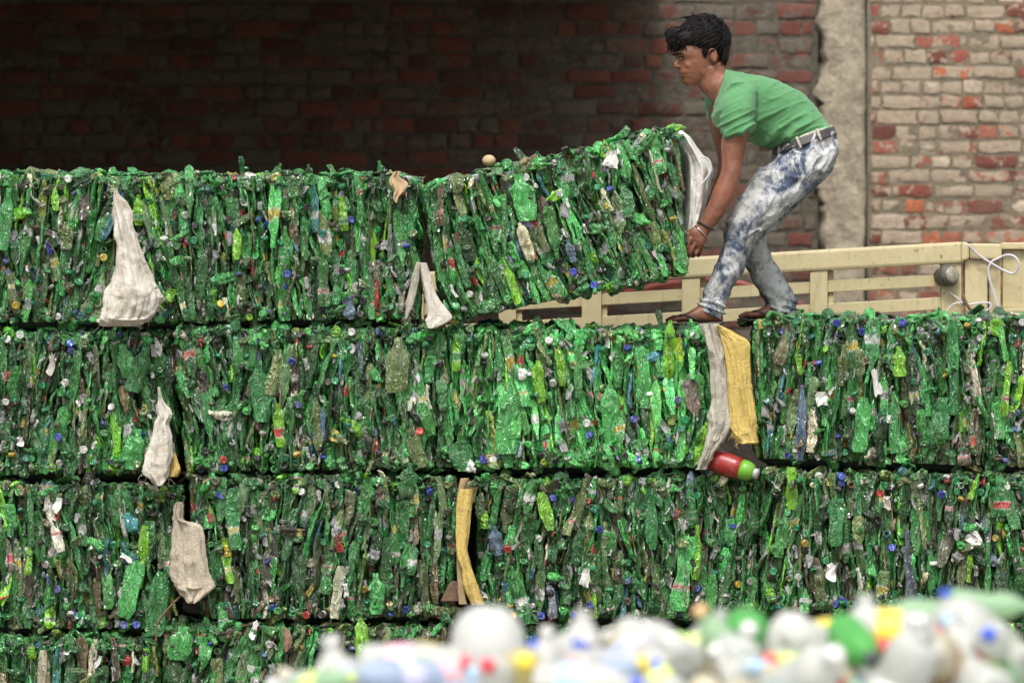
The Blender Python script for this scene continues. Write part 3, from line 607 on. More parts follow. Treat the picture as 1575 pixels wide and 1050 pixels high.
# ------------------------------------------------------------------ crushed bottles: a library of shapes
def flat_bottle(rng, style):
    nv, nu = 15, 14
    Lb, Wd, Th = 1.0, 1.0, 1.0                      # unit shape, sized where it is placed
    s = np.linspace(0, 1, nv) ** .9; th = np.linspace(0, 2 * np.pi, nu, endpoint=False)
    sm = lambda a, b, x: np.clip((x - a) / (b - a), 0, 1) ** 2 * (3 - 2 * np.clip((x - a) / (b - a), 0, 1))
    if style == 0: pw = .75 + .25 * sm(0, .08, s) - .62 * sm(.66, .86, s); pt = 1 - .25 * sm(.6, .9, s)
    elif style == 1: pw = .55 + .45 * sm(0, .2, s) - .7 * sm(.75, 1, s); pt = .5 + .5 * sm(0, .15, s) - .6 * sm(.8, 1, s)
    else: pw = .9 + .1 * np.sin(s * 9 + rng.uniform(0, 6)) - .35 * sm(.85, 1, s) - .3 * (1 - sm(0, .1, s)); pt = np.ones(nv) * .9
    w1, w2, ph = rng.uniform(2, 5), rng.uniform(5, 11), rng.uniform(0, 6, 6)
    pw = pw * (1 + .10 * np.sin(w1 * s + ph[0]) + .06 * np.sin(w2 * s * 1.7 + ph[1]))
    cx = .10 * np.sin(w1 * .8 * s + ph[2]); cy = .35 * np.sin(w1 * s + ph[3]) + .18 * np.sin(w2 * s + ph[4])
    tw = .35 * np.sin(w1 * .7 * s + ph[5])
    c, sn = np.cos(th), np.sin(th)
    X = .5 * pw[:, None] * c; Y = .5 * pt[:, None] * np.sign(sn) * np.abs(sn) ** .75
    fold = .20 * np.sin(X * rng.uniform(6, 14) + 5 * s[:, None] + ph[1]) + .12 * np.sin(s[:, None] * rng.uniform(18, 34) + 2 * X)
    Y = Y + fold + rng.normal(0, .055, Y.shape); X = X * (1 + rng.normal(0, .02, X.shape))
    Xr = X * np.cos(tw)[:, None]; Yr = Y + X * np.sin(tw)[:, None] * 1.2
    Rg = np.stack([Xr + cx[:, None], Yr + cy[:, None], np.broadcast_to(s[:, None] - .5, X.shape) + rng.normal(0, .006, X.shape)], -1)
    V, Q, T = rings(Rg)
    col = np.tile((1., 1, 1, 0), (len(V), 1))
    if rng.random() < .2:
        a = rng.uniform(.2, .4); z = V[:, 2] + .5; k = (z > a) & (z < a + rng.uniform(.10, .2)); lc = [(.55, .55, .52), (.5, .06, .05), (.35, .36, .37), (.5, .42, .06), (.05, .3, .08), (.6, .6, .58)][rng.integers(6)]
        col[k] = (*lc, 1.)
    return V, Q, T, col
LR = np.random.default_rng(11)
LIB = [flat_bottle(LR, (0, 0, 1, 2)[k % 4]) for k in range(44)]
def lib_mesh(k):
    V, Q, T, c = LIB[k]; mb = MB(); mb.add(V, Q, T, c); me = mb.mesh("crushed_bottle", M['crush'])
    f = np.ones(len(me.polygons), bool); f[LR.random(len(f)) < .35] = False; me.polygons.foreach_set("use_smooth", f); return me
LIBM = [lib_mesh(k) for k in range(len(LIB))]
def cap_shape(n=16):
    th = np.linspace(0, 2 * np.pi, n, endpoint=False); pr = [(.42, -.42), (.5, -.42), (.5, .25), (.46, .36), (.40, .40), (.36, .375), (.05, .37)]
    return rings(np.array([[(r * np.cos(t), r * np.sin(t), h) for t in th] for r, h in pr]))
CAPS = cap_shape(); cm_ = MB(); cm_.add(*CAPS); CAPM = cm_.mesh("bottle_cap", M['crush'])
def round_end(n=16):                                  # the round foot of a bottle pushed outwards
    th = np.linspace(0, 2 * np.pi, n, endpoint=False); pr = [(.42, -1.2), (.5, -.2), (.49, .15), (.42, .32), (.30, .36), (.16, .27), (.03, .25)]
    return rings(np.array([[((r + .015 * np.sin(5 * t)) * np.cos(t), r * np.sin(t) * .9, h) for t in th] for r, h in pr]))
FOOT = round_end()
def open_neck(n=14):                                  # an uncapped neck with its ring
    th = np.linspace(0, 2 * np.pi, n, endpoint=False); pr = [(.9, -2.2), (.8, -1.5), (.5, -.8), (.44, -.3), (.54, -.28), (.54, -.18), (.44, -.15), (.45, .4), (.36, .42), (.34, -.4), (.02, -.5)]
    return rings(np.array([[(r * np.cos(t), r * np.sin(t), h) for t in th] for r, h in pr]))
NECK = open_neck()
def scrap_shape(rng):
    n = 5; u, v = np.meshgrid(np.linspace(-.5, .5, n), np.linspace(-.5, .5, n)); x = u * (1 - .35 * rng.random() * (v + .5)) + rng.normal(0, .09, u.shape); y = v * (1 - .3 * np.abs(u)) + rng.normal(0, .09, u.shape)
    z = rng.normal(0, .10, u.shape) + .25 * np.sin(u * 4 + rng.uniform(0, 6)) + .15 * np.sin(v * 6 + rng.uniform(0, 6))
    f = np.stack([x, z, y], -1).reshape(-1, 3); b = f + (0, .05, 0); i = (np.arange(n - 1)[:, None] * n + np.arange(n - 1)).ravel()
    q = np.stack([i, i + 1, i + n + 1, i + n], -1); rim = [k for k in range(n)] + [n * k + n - 1 for k in range(1, n)] + [n * n - 1 - k for k in range(1, n)] + [n * k for k in range(n - 2, 0, -1)]
    rq = [(rim[k], rim[k - 1], rim[k - 1] + n * n, rim[k] + n * n) for k in range(len(rim))]
    return np.vstack([f, b]), np.vstack([q, q[:, ::-1] + n * n, rq]), None
SCR = [scrap_shape(LR) for _ in range(10)]
SCRM = []
for s_ in SCR:
    m_ = MB(); m_.add(*s_); SCRM.append(m_.mesh("label_scrap", M['scrap'], False))

GREENS = [(.020, .105, .036), (.032, .175, .052), (.045, .30, .085), (.085, .16, .075), (.115, .125, .088), (.12, .42, .02), (.42, .46, .42), (.03, .14, .19), (.014, .05, .022), (.13, .20, .05), (.10, .15, .24), (.055, .055, .048)]
MIX = {'mid': (.19, .36, .16, .15, .02, .028, .022, .012, .07, .012, .008, .03), 'bright': (.12, .36, .32, .08, .01, .030, .012, .01, .03, .01, .004, .01), 'dull': (.18, .32, .10, .22, .045, .022, .022, .012, .08, .012, .012, .04)}
CAPC = [(.02, .26, .09), (.035, .034, .032), (.035, .065, .40), (.68, .68, .64), (.36, .04, .035), (.50, .36, .04), (.02, .20, .15), (.09, .10, .25), (.10, .09, .075), (.30, .32, .30)]
CAPW = np.array([.34, .30, .08, .08, .018, .022, .05, .06, .10, .03]); CAPW /= CAPW.sum()
SCRC = [(.66, .66, .64), (.42, .43, .43), (.50, .05, .05), (.52, .44, .06), (.25, .26, .25), (.06, .18, .36), (.48, .50, .46), (.35, .25, .16)]
SCRW = np.array([.24, .30, .05, .04, .20, .03, .12, .02]); SCRW /= SCRW.sum()

FC = dict(lime=(.19, .50, .02), green=(.08, .42, .10), deep=(.04, .22, .06), blue=(.035, .065, .42), red=(.52, .05, .04), yellow=(.62, .46, .03), white=(.72, .72, .68), paper=(.5, .47, .40), steel=(.12, .19, .28), slate=(.10, .13, .16), teal=(.03, .22, .22), brown=(.26, .13, .07), grey=(.03, .03, .03), olive=(.14, .21, .07))
FEATS = [(107, 277, 0, 0, 'white', 0), (162, 398, 0, 0, 'yellow', 0), (24, 472, 0, 0, 'yellow', 0), (85, 310, 30, 9, 'lime', 0), (215, 322, 45, 14, 'lime', 3), (365, 378, 45, 12, 'lime', 0), (532, 330, 50, 12, 'lime', -4), (580, 455, 45, 7, 'red', 0), (477, 484, 0, 0, 'white', 0), (342, 470, 0, 0, 'yellow', 0), (440, 420, 0, 0, 'blue', 0), (262, 455, 20, 14, 'lime', 10), (100, 360, 40, 18, 'olive', 5),
 (785, 432, 72, 14, 'lime', -9), (805, 306, 70, 30, 'green', 2), (880, 420, 0, 0, 'blue', 0), (914, 438, 0, 0, 'blue', 0), (863, 234, 0, 0, 'red', 0), (880, 388, 34, 11, 'steel', -6), (942, 243, 26, 22, 'white', 10), (907, 212, 24, 16, 'lime', 20), (926, 224, 26, 12, 'lime', 10), (1012, 240, 60, 20, 'green', -12), (735, 275, 0, 0, 'white', 0), (700, 280, 30, 24, 'olive', 30), (960, 310, 50, 18, 'deep', -8), (864, 418, 0, 0, 'grey', 0),
 (200, 556, 50, 26, 'green', -8), (245, 534, 24, 18, 'white', 15), (277, 655, 28, 24, 'white', 20), (212, 570, 70, 26, 'deep', 14), (205, 690, 60, 30, 'green', 5), (82, 560, 40, 20, 'paper', 8), (15, 525, 0, 0, 'white', 0), (30, 512, 0, 0, 'white', 0), (105, 530, 0, 0, 'blue', 0), (90, 675, 0, 0, 'blue', 0), (85, 718, 14, 10, 'lime', 0), (35, 680, 18, 14, 'white', 0), (132, 690, 0, 0, 'white', 0),
 (428, 655, 64, 15, 'lime', 3), (488, 655, 75, 13, 'olive', 4), (497, 655, 50, 9, 'steel', 8), (583, 502, 0, 0, 'blue', 0), (645, 662, 0, 0, 'red', 0), (545, 503, 0, 0, 'white', 0), (400, 600, 90, 28, 'deep', 4), (615, 560, 80, 30, 'olive', 2), (638, 692, 60, 26, 'olive', -14), (515, 505, 20, 12, 'lime', 10), (348, 708, 0, 0, 'red', 0), (347, 718, 0, 0, 'blue', 0), (480, 715, 0, 0, 'green', 0),
 (694, 545, 55, 11, 'lime', 4), (830, 588, 62, 17, 'lime', 0), (1028, 535, 85, 15, 'lime', 2), (1082, 680, 65, 15, 'lime', 14), (785, 640, 115, 34, 'green', 3), (746, 707, 0, 0, 'blue', 0), (757, 706, 0, 0, 'white', 0), (860, 565, 60, 12, 'lime', -3), (940, 640, 90, 26, 'green', 0), (847, 524, 0, 0, 'white', 0), (880, 517, 0, 0, 'green', 0), (900, 650, 0, 0, 'white', 0), (705, 700, 45, 32, 'deep', 5), (985, 580, 90, 22, 'green', -4),
 (1383, 557, 44, 19, 'lime', 0), (1230, 650, 110, 14, 'steel', 4), (1348, 590, 40, 11, 'white', -10), (1265, 612, 22, 20, 'white', 0), (1290, 497, 0, 0, 'blue', 0), (1385, 488, 0, 0, 'blue', 0), (1300, 484, 0, 0, 'teal', 0), (1225, 562, 30, 10, 'lime', -8), (1320, 650, 80, 24, 'green', 6), (1450, 640, 60, 24, 'deep', 0), (1530, 500, 24, 22, 'lime', 30), (1545, 600, 80, 12, 'lime', 4), (1300, 560, 60, 14, 'olive', 0), (1465, 590, 90, 16, 'deep', 0),
 (215, 855, 92, 15, 'lime', 3), (205, 905, 95, 28, 'green', 14), (237, 930, 95, 30, 'deep', 2), (203, 803, 22, 26, 'teal', 60), (47, 865, 40, 10, 'lime', 0), (90, 780, 24, 16, 'white', 20), (195, 965, 0, 0, 'blue', 0), (213, 965, 0, 0, 'blue', 0), (30, 760, 0, 0, 'green', 0),
 (350, 865, 66, 14, 'lime', -6), (345, 840, 24, 10, 'yellow', 0), (357, 800, 90, 22, 'deep', 0), (470, 943, 0, 0, 'red', 0), (340, 945, 40, 16, 'green', -10), (458, 742, 26, 9, 'lime', 0), (520, 745, 0, 0, 'white', 0), (532, 905, 24, 10, 'white', 0), (520, 835, 26, 10, 'red', 0), (495, 944, 0, 0, 'grey', 0), (580, 910, 60, 20, 'green', 0), (625, 740, 50, 22, 'deep', 12),
 (840, 785, 58, 17, 'lime', -10), (767, 830, 44, 18, 'steel', -12), (776, 843, 0, 0, 'red', 0), (790, 945, 0, 0, 'yellow', 0), (726, 822, 22, 16, 'white', 0), (737, 800, 26, 12, 'lime', 3), (800, 915, 90, 18, 'deep', -14), (1050, 880, 110, 26, 'green', 8), (1000, 800, 90, 16, 'deep', 0), (1062, 745, 40, 12, 'steel', 5), (900, 890, 28, 14, 'white', 10), (836, 948, 0, 0, 'blue', 0), (880, 952, 0, 0, 'blue', 0), (1070, 850, 80, 12, 'lime', 4),
 (1217, 752, 62, 20, 'lime', 3), (1400, 872, 115, 14, 'slate', -3), (1351, 757, 0, 0, 'red', 0), (1358, 770, 26, 22, 'paper', 0), (1277, 880, 32, 18, 'white', 8), (1260, 724, 0, 0, 'white', 0), (1292, 728, 0, 0, 'blue', 0), (1443, 760, 0, 0, 'blue', 0), (1370, 842, 0, 0, 'blue', 0), (1502, 828, 22, 26, 'white', 60), (1490, 875, 40, 9, 'lime', 4), (1290, 800, 70, 22, 'deep', 0), (1500, 745, 40, 10, 'lime', 20), (1540, 770, 50, 24, 'deep', 0), (1180, 915, 26, 12, 'lime', -12),
 (107, 1004, 14, 20, 'white', 60), (197, 1018, 14, 12, 'red', 0), (222, 1015, 35, 10, 'lime', 0), (50, 1000, 20, 12, 'lime', 0), (83, 975, 26, 18, 'lime', -30), (553, 985, 62, 19, 'lime', 0), (443, 983, 38, 15, 'brown', -12), (277, 990, 50, 32, 'green', 5), (313, 1010, 30, 10, 'green', 0), (248, 990, 0, 0, 'blue', 0), (392, 968, 34, 12, 'white', 20), (463, 960, 0, 0, 'blue', 0), (518, 958, 0, 0, 'blue', 0)]
def frame(ax, wd):
    """rotation whose z is ax and whose x is wd made square to it"""
    z = ax / np.linalg.norm(ax); x = wd - z * (wd @ z); x /= np.linalg.norm(x); return np.stack([x, np.cross(z, x), z], 1)

def bale(label, quad, y0, dep, seed, mixname='mid', show=100, ncap=34, nscr=16, lean=0., gain=1., v0=-.045):
    rng = np.random.default_rng(seed)
    TL, TR, BR, BL = [P(*q, y0) for q in quad]
    root = empty("bottle_bale", [(BL[0] + BR[0]) / 2, y0 + dep / 2, min(BL[2], BR[2])], label, "bale", "bales of crushed green bottles")
    o3 = np.array(root.location)
    Wm = np.linalg.norm(BR - BL); Hm = np.linalg.norm(TL - BL)
    def mp(u, v, w):
        p = BL * (1 - u) * (1 - v) + BR * u * (1 - v) + TR * u * v + TL * (1 - u) * v
        bul = .030 * (1 - abs(2 * u - 1) ** 5) * (1 - abs(2 * v - 1) ** 5) - .022
        n = vnoise(np.array([[u * 5 + seed, v * 3, 0.]]), seed)[0] * .016
        return p + np.array([0, w - bul - n, 0])
    def dirs(u, v):
        eu = (BR - BL) * (1 - v) + (TR - TL) * v; ev = (TL - BL) * (1 - u) + (TR - BR) * u
        return eu / np.linalg.norm(eu), ev / np.linalg.norm(ev)
    wts = np.array(MIX[mixname]); wts = wts / wts.sum()
    def colour():
        c = np.array(GREENS[rng.choice(len(GREENS), p=wts)]); return np.clip(c * rng.uniform(.62, 1.3) * gain * np.array([rng.uniform(1.25, 2.1), 1.42, rng.uniform(.95, 1.3)]), 0, .75)
    YD = np.array([0, -1., 0])
    def field(u, v): return lean + R(15) * vnoise(np.array([[u * 3.2 + 7 * seed, v * 1.6, 3.]]), 77)[0] + R(7) * vnoise(np.array([[u * 11 + seed, v * 5, 1.]]), 78)[0]
    pl = []                                             # (score, kind, shape index, rotation, scale, location, colour)
    px_vis = lambda p: -30 < p[0] * FPX / (p[1] + DIST) + 787.5 < 1605
    def put(kind, k, Rm, sc, loc, col, score): pl.append((score if px_vis(loc) else score * .01, kind, k, Rm, np.array(sc, float), loc, np.array(col, float)))
    for layer in (0, 1, 2):
        x = rng.uniform(0, .02)
        while x < Wm - .004:
            cw = rng.uniform(.013, .030) * (1.5 if layer == 2 else 1)
            z = -rng.uniform(0, .10)
            while z < Hm - .03:
                L = rng.uniform(.10, .24); u = np.clip((x + cw / 2) / Wm + rng.normal(0, .004), .008, .992); v = np.clip((z + L / 2) / Hm, .0, 1.)
                if layer == 2 and rng.random() < .42: z += L * .8; continue
                L2 = L; z0_, z1_ = max(z, .006), min(z + L, Hm - .006)
                if z1_ - z0_ < .05: z += L; continue
                L2 = z1_ - z0_; v = (z0_ + L2 / 2) / Hm
                eu, ev = dirs(u, v); t = field(u, v) + rng.normal(0, R(5.5)); ax = np.cos(t) * ev + np.sin(t) * eu + YD * rng.normal(0, .10)
                face = rng.random() < (.30, .26, .48)[layer]
                roll = rng.normal(0, R(22)) if face else R(90) + rng.normal(0, R(26))
                wd = np.cos(roll) * eu + np.sin(roll) * YD
                wdt = rng.uniform(.042, .068) if not face else rng.uniform(.028, .058); tk = rng.uniform(.007, .019)
                w = (.058, .026, .004)[layer] + rng.uniform(-.012, .012) + (wdt * .25 if not face else 0)
                k = rng.integers(len(LIB)); Rm = frame(ax, wd)
                if rng.random() < .5: Rm = Rm @ np.diag([1, -1, -1.])
                put('bottle', k, Rm, (wdt, tk, L2 * 1.04), mp(u, v, w), colour(), (layer * 10 + L2 * wdt * (300 if face else 130)) if layer else .1)
                z += L * rng.uniform(.72, .95)
            x += cw * (.92, .95, 1.25)[layer]
    # bottles lying on the top and their ends curling over the upper and lower edges
    for k in range(70):
        u = rng.uniform(.0, 1.); eu, ev = dirs(u, 1.); a = rng.uniform(-.9, .9); ax = YD * np.cos(a) + eu * np.sin(a) + ev * rng.normal(.0, .16)
        L = rng.uniform(.10, .22); w = rng.uniform(.0, 1) ** 1.7 * (dep - .1) + L * .28
        put('bottle', rng.integers(len(LIB)), frame(ax, eu + ev * rng.normal(0, .35)), (rng.uniform(.035, .065), rng.uniform(.010, .020), L), mp(u, 1., w) + ev * (rng.uniform(-.012, .004) - .0), colour(), .05)
    for k in range(int(130 * Wm / 1.05)):
        q0 = rng.random(); u = rng.uniform(.01, .99); v = 1 - rng.uniform(.0, .09) if q0 < .45 else rng.uniform(.01, .085) if q0 < .72 else rng.uniform(.08, .92); eu, ev = dirs(u, v)
        ax = YD + eu * rng.normal(0, .35) + ev * (rng.uniform(-.5, .6)); d = rng.uniform(.030, .048); q = rng.random()
        rot = frame(ax, eu + ev * rng.normal(0, .5))
        if q < .36: put('foot', 0, rot, (d * rng.uniform(.8, 1.15), d * rng.uniform(.6, 1), d), mp(u, v, rng.uniform(.0, .02)), colour(), .05)
        elif q < .55: put('neck', 0, rot, (.027, .027, .027), mp(u, v, rng.uniform(.0, .018)), colour(), .05)
        else: put('bottle', rng.integers(len(LIB)), frame(eu * rng.uniform(-1, 1) + YD * rng.uniform(.2, 1) + ev * rng.normal(0, .35), ev + eu * .3), (rng.uniform(.026, .05), rng.uniform(.012, .022), rng.uniform(.07, .13)), mp(u, v, rng.uniform(-.005, .03)), colour(), .06)
    for k in range(int(6 * Wm)):                       # pieces that stick up out of the top edge
        u = rng.uniform(.02, .98); eu, ev = dirs(u, 1.); a = rng.normal(0, .9); L = rng.uniform(.05, .12)
        put('bottle', rng.integers(len(LIB)), frame(ev * np.cos(a) + eu * np.sin(a) + YD * rng.normal(0, .4), eu + YD * rng.normal(0, .6)), (rng.uniform(.025, .05), .011, L), mp(u, 1., rng.uniform(.0, .25)) + ev * (L * .18 * np.cos(a)), colour(), .05)
    for side in (0, 1):                                 # the two ends
        for k in range(int(85 * dep)):
            v = rng.uniform(.05, .95); w = rng.uniform(.03, dep - .03); eu, ev = dirs(side, v); t = rng.normal(0, R(10)); ax = np.cos(t) * ev + np.sin(t) * YD
            L = rng.uniform(.12, .24); v = np.clip(v, L / 2 / Hm, 1 - L / 2 / Hm); out = eu * (1 if side else -1)
            face = rng.random() < .4; wd = YD if face else out
            put('bottle', rng.integers(len(LIB)), frame(ax, wd + eu * rng.normal(0, .3)), (rng.uniform(.03, .06), rng.uniform(.010, .02), L), mp(side, v, w) - out * (.006 if face else .018), colour(), .02)
    for k in range(int(76 * Wm / 1.05)):                # caps
        u = rng.uniform(.01, .99); v = rng.choice([rng.uniform(.02, .12), rng.uniform(.86, .985), rng.uniform(.1, .9), rng.uniform(.1, .9)]); eu, ev = dirs(u, v)
        if rng.random() < .62: ax = YD + eu * rng.normal(0, .5) + ev * rng.normal(0, .45)
        else: ax = ev * rng.choice([-1, 1]) + eu * rng.normal(0, .4) + YD * rng.uniform(0, .7)
        d = rng.uniform(.026, .031); c = np.array(CAPC[rng.choice(len(CAPC), p=CAPW)]) * rng.uniform(.7, 1.15)
        put('cap', 0, frame(ax, eu * 1. + ev * .2 + YD * .1), (d, d, d * .62), mp(u, v, rng.uniform(-.006, .014)), c, 5 + rng.random() + (2 if max(c) > .3 else 0))
    for k in range(int(105 * Wm / 1.05)):               # torn labels and foil
        u = rng.uniform(.01, .99); v = rng.uniform(.02, .98); eu, ev = dirs(u, v); t = rng.normal(0, .4); ax = ev * np.cos(t) + eu * np.sin(t); big = k % 6 == 0
        roll = rng.normal(0, .9); c = np.array(SCRC[rng.choice(len(SCRC), p=SCRW)]) * rng.uniform(.6, 1.1)
        sx, sz = (rng.uniform(.018, .034), rng.uniform(.025, .06)) if big else (rng.uniform(.006, .018), rng.uniform(.018, .05))
        put('scrap', rng.integers(len(SCR)), frame(ax, eu * np.cos(roll) + YD * np.sin(roll)), (sx, .018, sz), mp(u, v, rng.uniform(-.008, .018)), c, 5 + (sx * sz * 1000 if big else 0))
    uu, vv = np.meshgrid(np.linspace(.02, .98, 49), np.linspace(.03, .97, 33)); gp = np.array([mp(a, b, 0.) for a, b in zip(uu.ravel(), vv.ravel())]); gk = FPX / (gp[:, 1] + DIST); gpx = gp[:, 0] * gk + 787.5; gpy = 525 - (gp[:, 2] - ZC) * gk
    for fx, fy, fh, fw, fc, ft in FEATS:                # the pieces that catch the eye in the photograph
        dd = np.hypot(gpx - fx, gpy - fy); j = dd.argmin()
        if dd[j] > 9: continue
        u, v = uu.ravel()[j], vv.ravel()[j]; eu, ev = dirs(u, v); c = np.array(FC[fc]) * rng.uniform(.9, 1.1)
        if fh == 0: put('cap', 0, frame(YD + eu * rng.normal(0, .2) + ev * rng.normal(0, .2), eu + ev * .2), (.031, .031, .02), mp(u, v, -.016), c, 90)
        elif fc in ('white', 'paper', 'brown'): put('scrap', rng.integers(len(SCR)), frame(ev + eu * math.tan(R(ft)), eu + YD * rng.normal(.2, .4)), (fw / 420, .028, fh / 420), mp(u, v, -.014), c, 90)
        else: put('bottle', rng.integers(len(LIB)), frame(ev + eu * math.tan(R(ft)), eu + YD * rng.normal(0, .2)), (fw / 400 * 1.2, .016, fh / 400 * 1.05), mp(u, v, -.012), c, 90)
    # which pieces become parts of their own: the ones that show largest
    parts = set()
    for kind, n in (('bottle', show), ('cap', ncap), ('scrap', nscr)):
        parts |= set([i for i in sorted(range(len(pl)), key=lambda i: -pl[i][0]) if pl[i][1] == kind][:n])
    st = MB()
    for i, (sc_, kind, k, Rm, sc, loc, col) in enumerate(pl):
        loc = loc - o3
        if i in parts:
            me, nm = {'bottle': (LIBM[k], "crushed_bottle"), 'cap': (CAPM, "bottle_cap"), 'scrap': (SCRM[k % len(SCRM)], "label_scrap")}[kind]
            mw = Matrix.Translation([float(a) for a in loc]) @ Matrix([[float(a) for a in r] for r in (Rm * sc)]).to_4x4()
            obj(nm, me, root, col, mw)
        else:
            V, Q, T = {'bottle': LIB[k][:3], 'cap': CAPS, 'scrap': SCR[k % len(SCR)], 'foot': FOOT, 'neck': NECK}[kind]
            cc = np.tile((*np.clip(col, 0, 1), 1.), (len(V), 1))
            if kind == 'bottle':
                lc = LIB[k][3]; m_ = lc[:, 3] > .5; cc[m_, :3] = lc[m_, :3]
            st.add((V * sc) @ Rm.T + loc, Q, T, cc)
    me = st.mesh("packed_bottles", M['crush']); f = np.ones(len(me.polygons), bool); f[rng.random(len(f)) < .35] = False; me.polygons.foreach_set("use_smooth", f)
    tag(obj("packed_bottles", me, root), kind='stuff')
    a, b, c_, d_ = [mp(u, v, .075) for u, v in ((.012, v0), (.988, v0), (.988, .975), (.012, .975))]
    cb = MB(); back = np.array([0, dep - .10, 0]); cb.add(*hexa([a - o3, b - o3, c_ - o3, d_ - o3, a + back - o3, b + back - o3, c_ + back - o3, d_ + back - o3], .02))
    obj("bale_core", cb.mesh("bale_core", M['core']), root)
    return root

bale("green bottle bale in the top row, left of the hanging white sack", [(-225, 263), (198, 270), (190, 496), (-225, 496)], .02, .85, 101, 'mid')
bale("level green bottle bale in the top row between white sack and tilted bale", [(203, 270), (643, 270), (640, 492), (212, 495)], .0, .85, 102, 'mid')
bale("tilted green bottle bale, one end lifted by the person", [(646, 288), (1040, 196), (1054, 424), (690, 496)], -.02, .80, 103, 'mid', lean=R(-8), gain=1.1, v0=.02)
bale("second row bale below the hanging white sack, at the far left", [(-220, 508), (262, 509), (266, 729), (-220, 733)], .03, .9, 104, 'mid')
bale("second row bale right of the twisted white rag", [(266, 505), (682, 503), (700, 720), (288, 727)], .0, .9, 105, 'mid', gain=1.1)
bale("brightest green bale, under the lifted end of the tilted bale", [(690, 504), (1094, 506), (1086, 720), (706, 720)], .01, .9, 106, 'bright', gain=1.65)
bale("second row bale right of the yellow sack, below the truck rails", [(1168, 490), (1592, 489), (1590, 722), (1174, 706)], .0, .9, 107, 'mid', gain=1.05)
bale("third row bale left of the beige plastic film, at the far left", [(-215, 742), (276, 745), (256, 967), (-215, 968)], .02, .9, 108, 'dull')
bale("third row bale between the beige film and the yellow strip", [(290, 733), (702, 731), (692, 950), (312, 953)], .0, .9, 109, 'dull')
bale("third row bale right of the yellow strip, under the red bottle", [(737, 735), (1162, 731), (1166, 953), (738, 953)], .02, .9, 110, 'mid')
bale("third row bale at the far right, lowest one fully above the loose bottles", [(1174, 724), (1600, 730), (1600, 943), (1178, 945)], .0, .9, 111, 'dull')
bale("bottom row bale at the far left corner, resting on the ground", [(-215, 978), (242, 978), (242, 1187), (-215, 1187)], .02, .9, 112, 'mid')
bale("bottom row bale under the beige film, partly behind loose bottles", [(252, 962), (685, 962), (685, 1187), (252, 1187)], .0, .9, 113, 'dull')
bale("bottom row bale behind the large white jar", [(737, 966), (1162, 966), (1162, 1187), (737, 1187)], .02, .9, 114, 'mid', show=24, ncap=10, nscr=4)
bale("bottom row bale at the far right, almost hidden by loose bottles", [(1174, 958), (1600, 956), (1600, 1187), (1174, 1187)], .0, .9, 115, 'mid', show=24, ncap=10, nscr=4)

# ------------------------------------------------------------------ rags, sacks and odd things among the bales
def cloth(name, label, cat, rows, y, b, mat, seed, fold=.010, m=70, n=52, zs=7, xs=42, fringe=0):
    V, Q, T = loft([(xl, py, xr, py, y, b) if not isinstance(b, (list, tuple)) else (xl, py, xr, py, y, b[i]) for i, (py, xl, xr) in enumerate(rows)], m, n, 2.2)
    k = m * n; Rg = V[:k].reshape(m, n, 3); c = Rg.mean(1, keepdims=True); o = Rg - c; ln = np.linalg.norm(o, axis=2, keepdims=True) + 1e-6; o = o / ln; ln = ln[..., 0]
    q = Rg.reshape(-1, 3)
    u = np.broadcast_to(np.cos(np.linspace(0, 2 * np.pi, n, endpoint=False))[None], (m, n)).ravel(); vv = np.broadcast_to(np.linspace(0, 1, m)[:, None], (m, n)).ravel(); hgt = abs(rows[-1][0] - rows[0][0]) / 400.
    sgn = np.sign(Rg[:, :, 1] - c[:, :, 1]).ravel() * 3; uw = u + .25 * vnoise(np.stack([u * 1.2, vv * hgt * 3.3, sgn], 1), seed + 3)
    rd = lambda x, k: (1 - np.clip(np.abs(x) * k, 0, 1)) ** 1.3
    f = fold * (1.1 * vnoise(np.stack([uw * 3.1, vv * hgt * 4, sgn], 1), seed) + 1.0 * rd(vnoise(np.stack([uw * 4.3, vv * hgt * 5, sgn + 9], 1), seed + 1), 2.6) + .9 * np.clip(vv * 2 - .8, 0, 1) * rd(vnoise(np.stack([u * 1.3 + seed, (vv + .22 * u * u) * hgt * 20, sgn], 1), seed + 5), 2.4) - .4) + fold * .25 * vnoise(q * (45, 45, 45), seed + 2)
    f = np.clip(f, -.5 * ln.ravel(), .6 * ln.ravel() + .003)
    f = f.reshape(m, n) * np.clip(ln / .02, .15, 1)
    Rg = Rg + o * f[..., None]
    V[:k] = Rg.reshape(-1, 3); mb = MB(); mb.add(V, Q, T)
    rng = np.random.default_rng(seed)
    for j in range(fringe):                              # loose threads at the torn edge
        i = rng.integers(int(m * .55), m - 1); p = Rg[i, rng.choice([0, n // 2])]; d = np.array([rng.normal(0, .012), -.004, -rng.uniform(.008, .03)])
        mb.add(*tube([p, p + d * .5 + (rng.normal(0, .003), 0, 0), p + d], [.0007, .0006, .0004], 6, 4))
    return tag(obj(name, mb.mesh(name, mat)), label, cat)
cloth("white_sack", "dirty white woven sack hanging like a bag between the top row bales", "sack", [(293, 176, 180), (303, 175, 186), (320, 175, 199), (345, 176, 207), (372, 177, 215), (397, 175, 224), (420, 171, 233), (442, 165, 244), (456, 162, 250), (470, 160, 246), (485, 158, 236), (495, 155, 223), (502, 168, 204)],
      -.075, [.008, .012, .02, .026, .03, .035, .042, .05, .055, .055, .048, .035, .015], M['white_cloth'], 3, .017, 110, 80, fringe=26)
cloth("white_rag", "twisted greyish white rag hanging between the two left second row bales", "rag", [(595, 243, 246), (615, 244, 250), (630, 243, 260), (640, 244, 262), (652, 240, 257), (668, 238, 261), (690, 231, 264), (710, 224, 262), (728, 222, 258), (738, 232, 254), (747, 241, 249)], -.045, .022, M['white_cloth'], 9, .009, 80, 44, fringe=30)
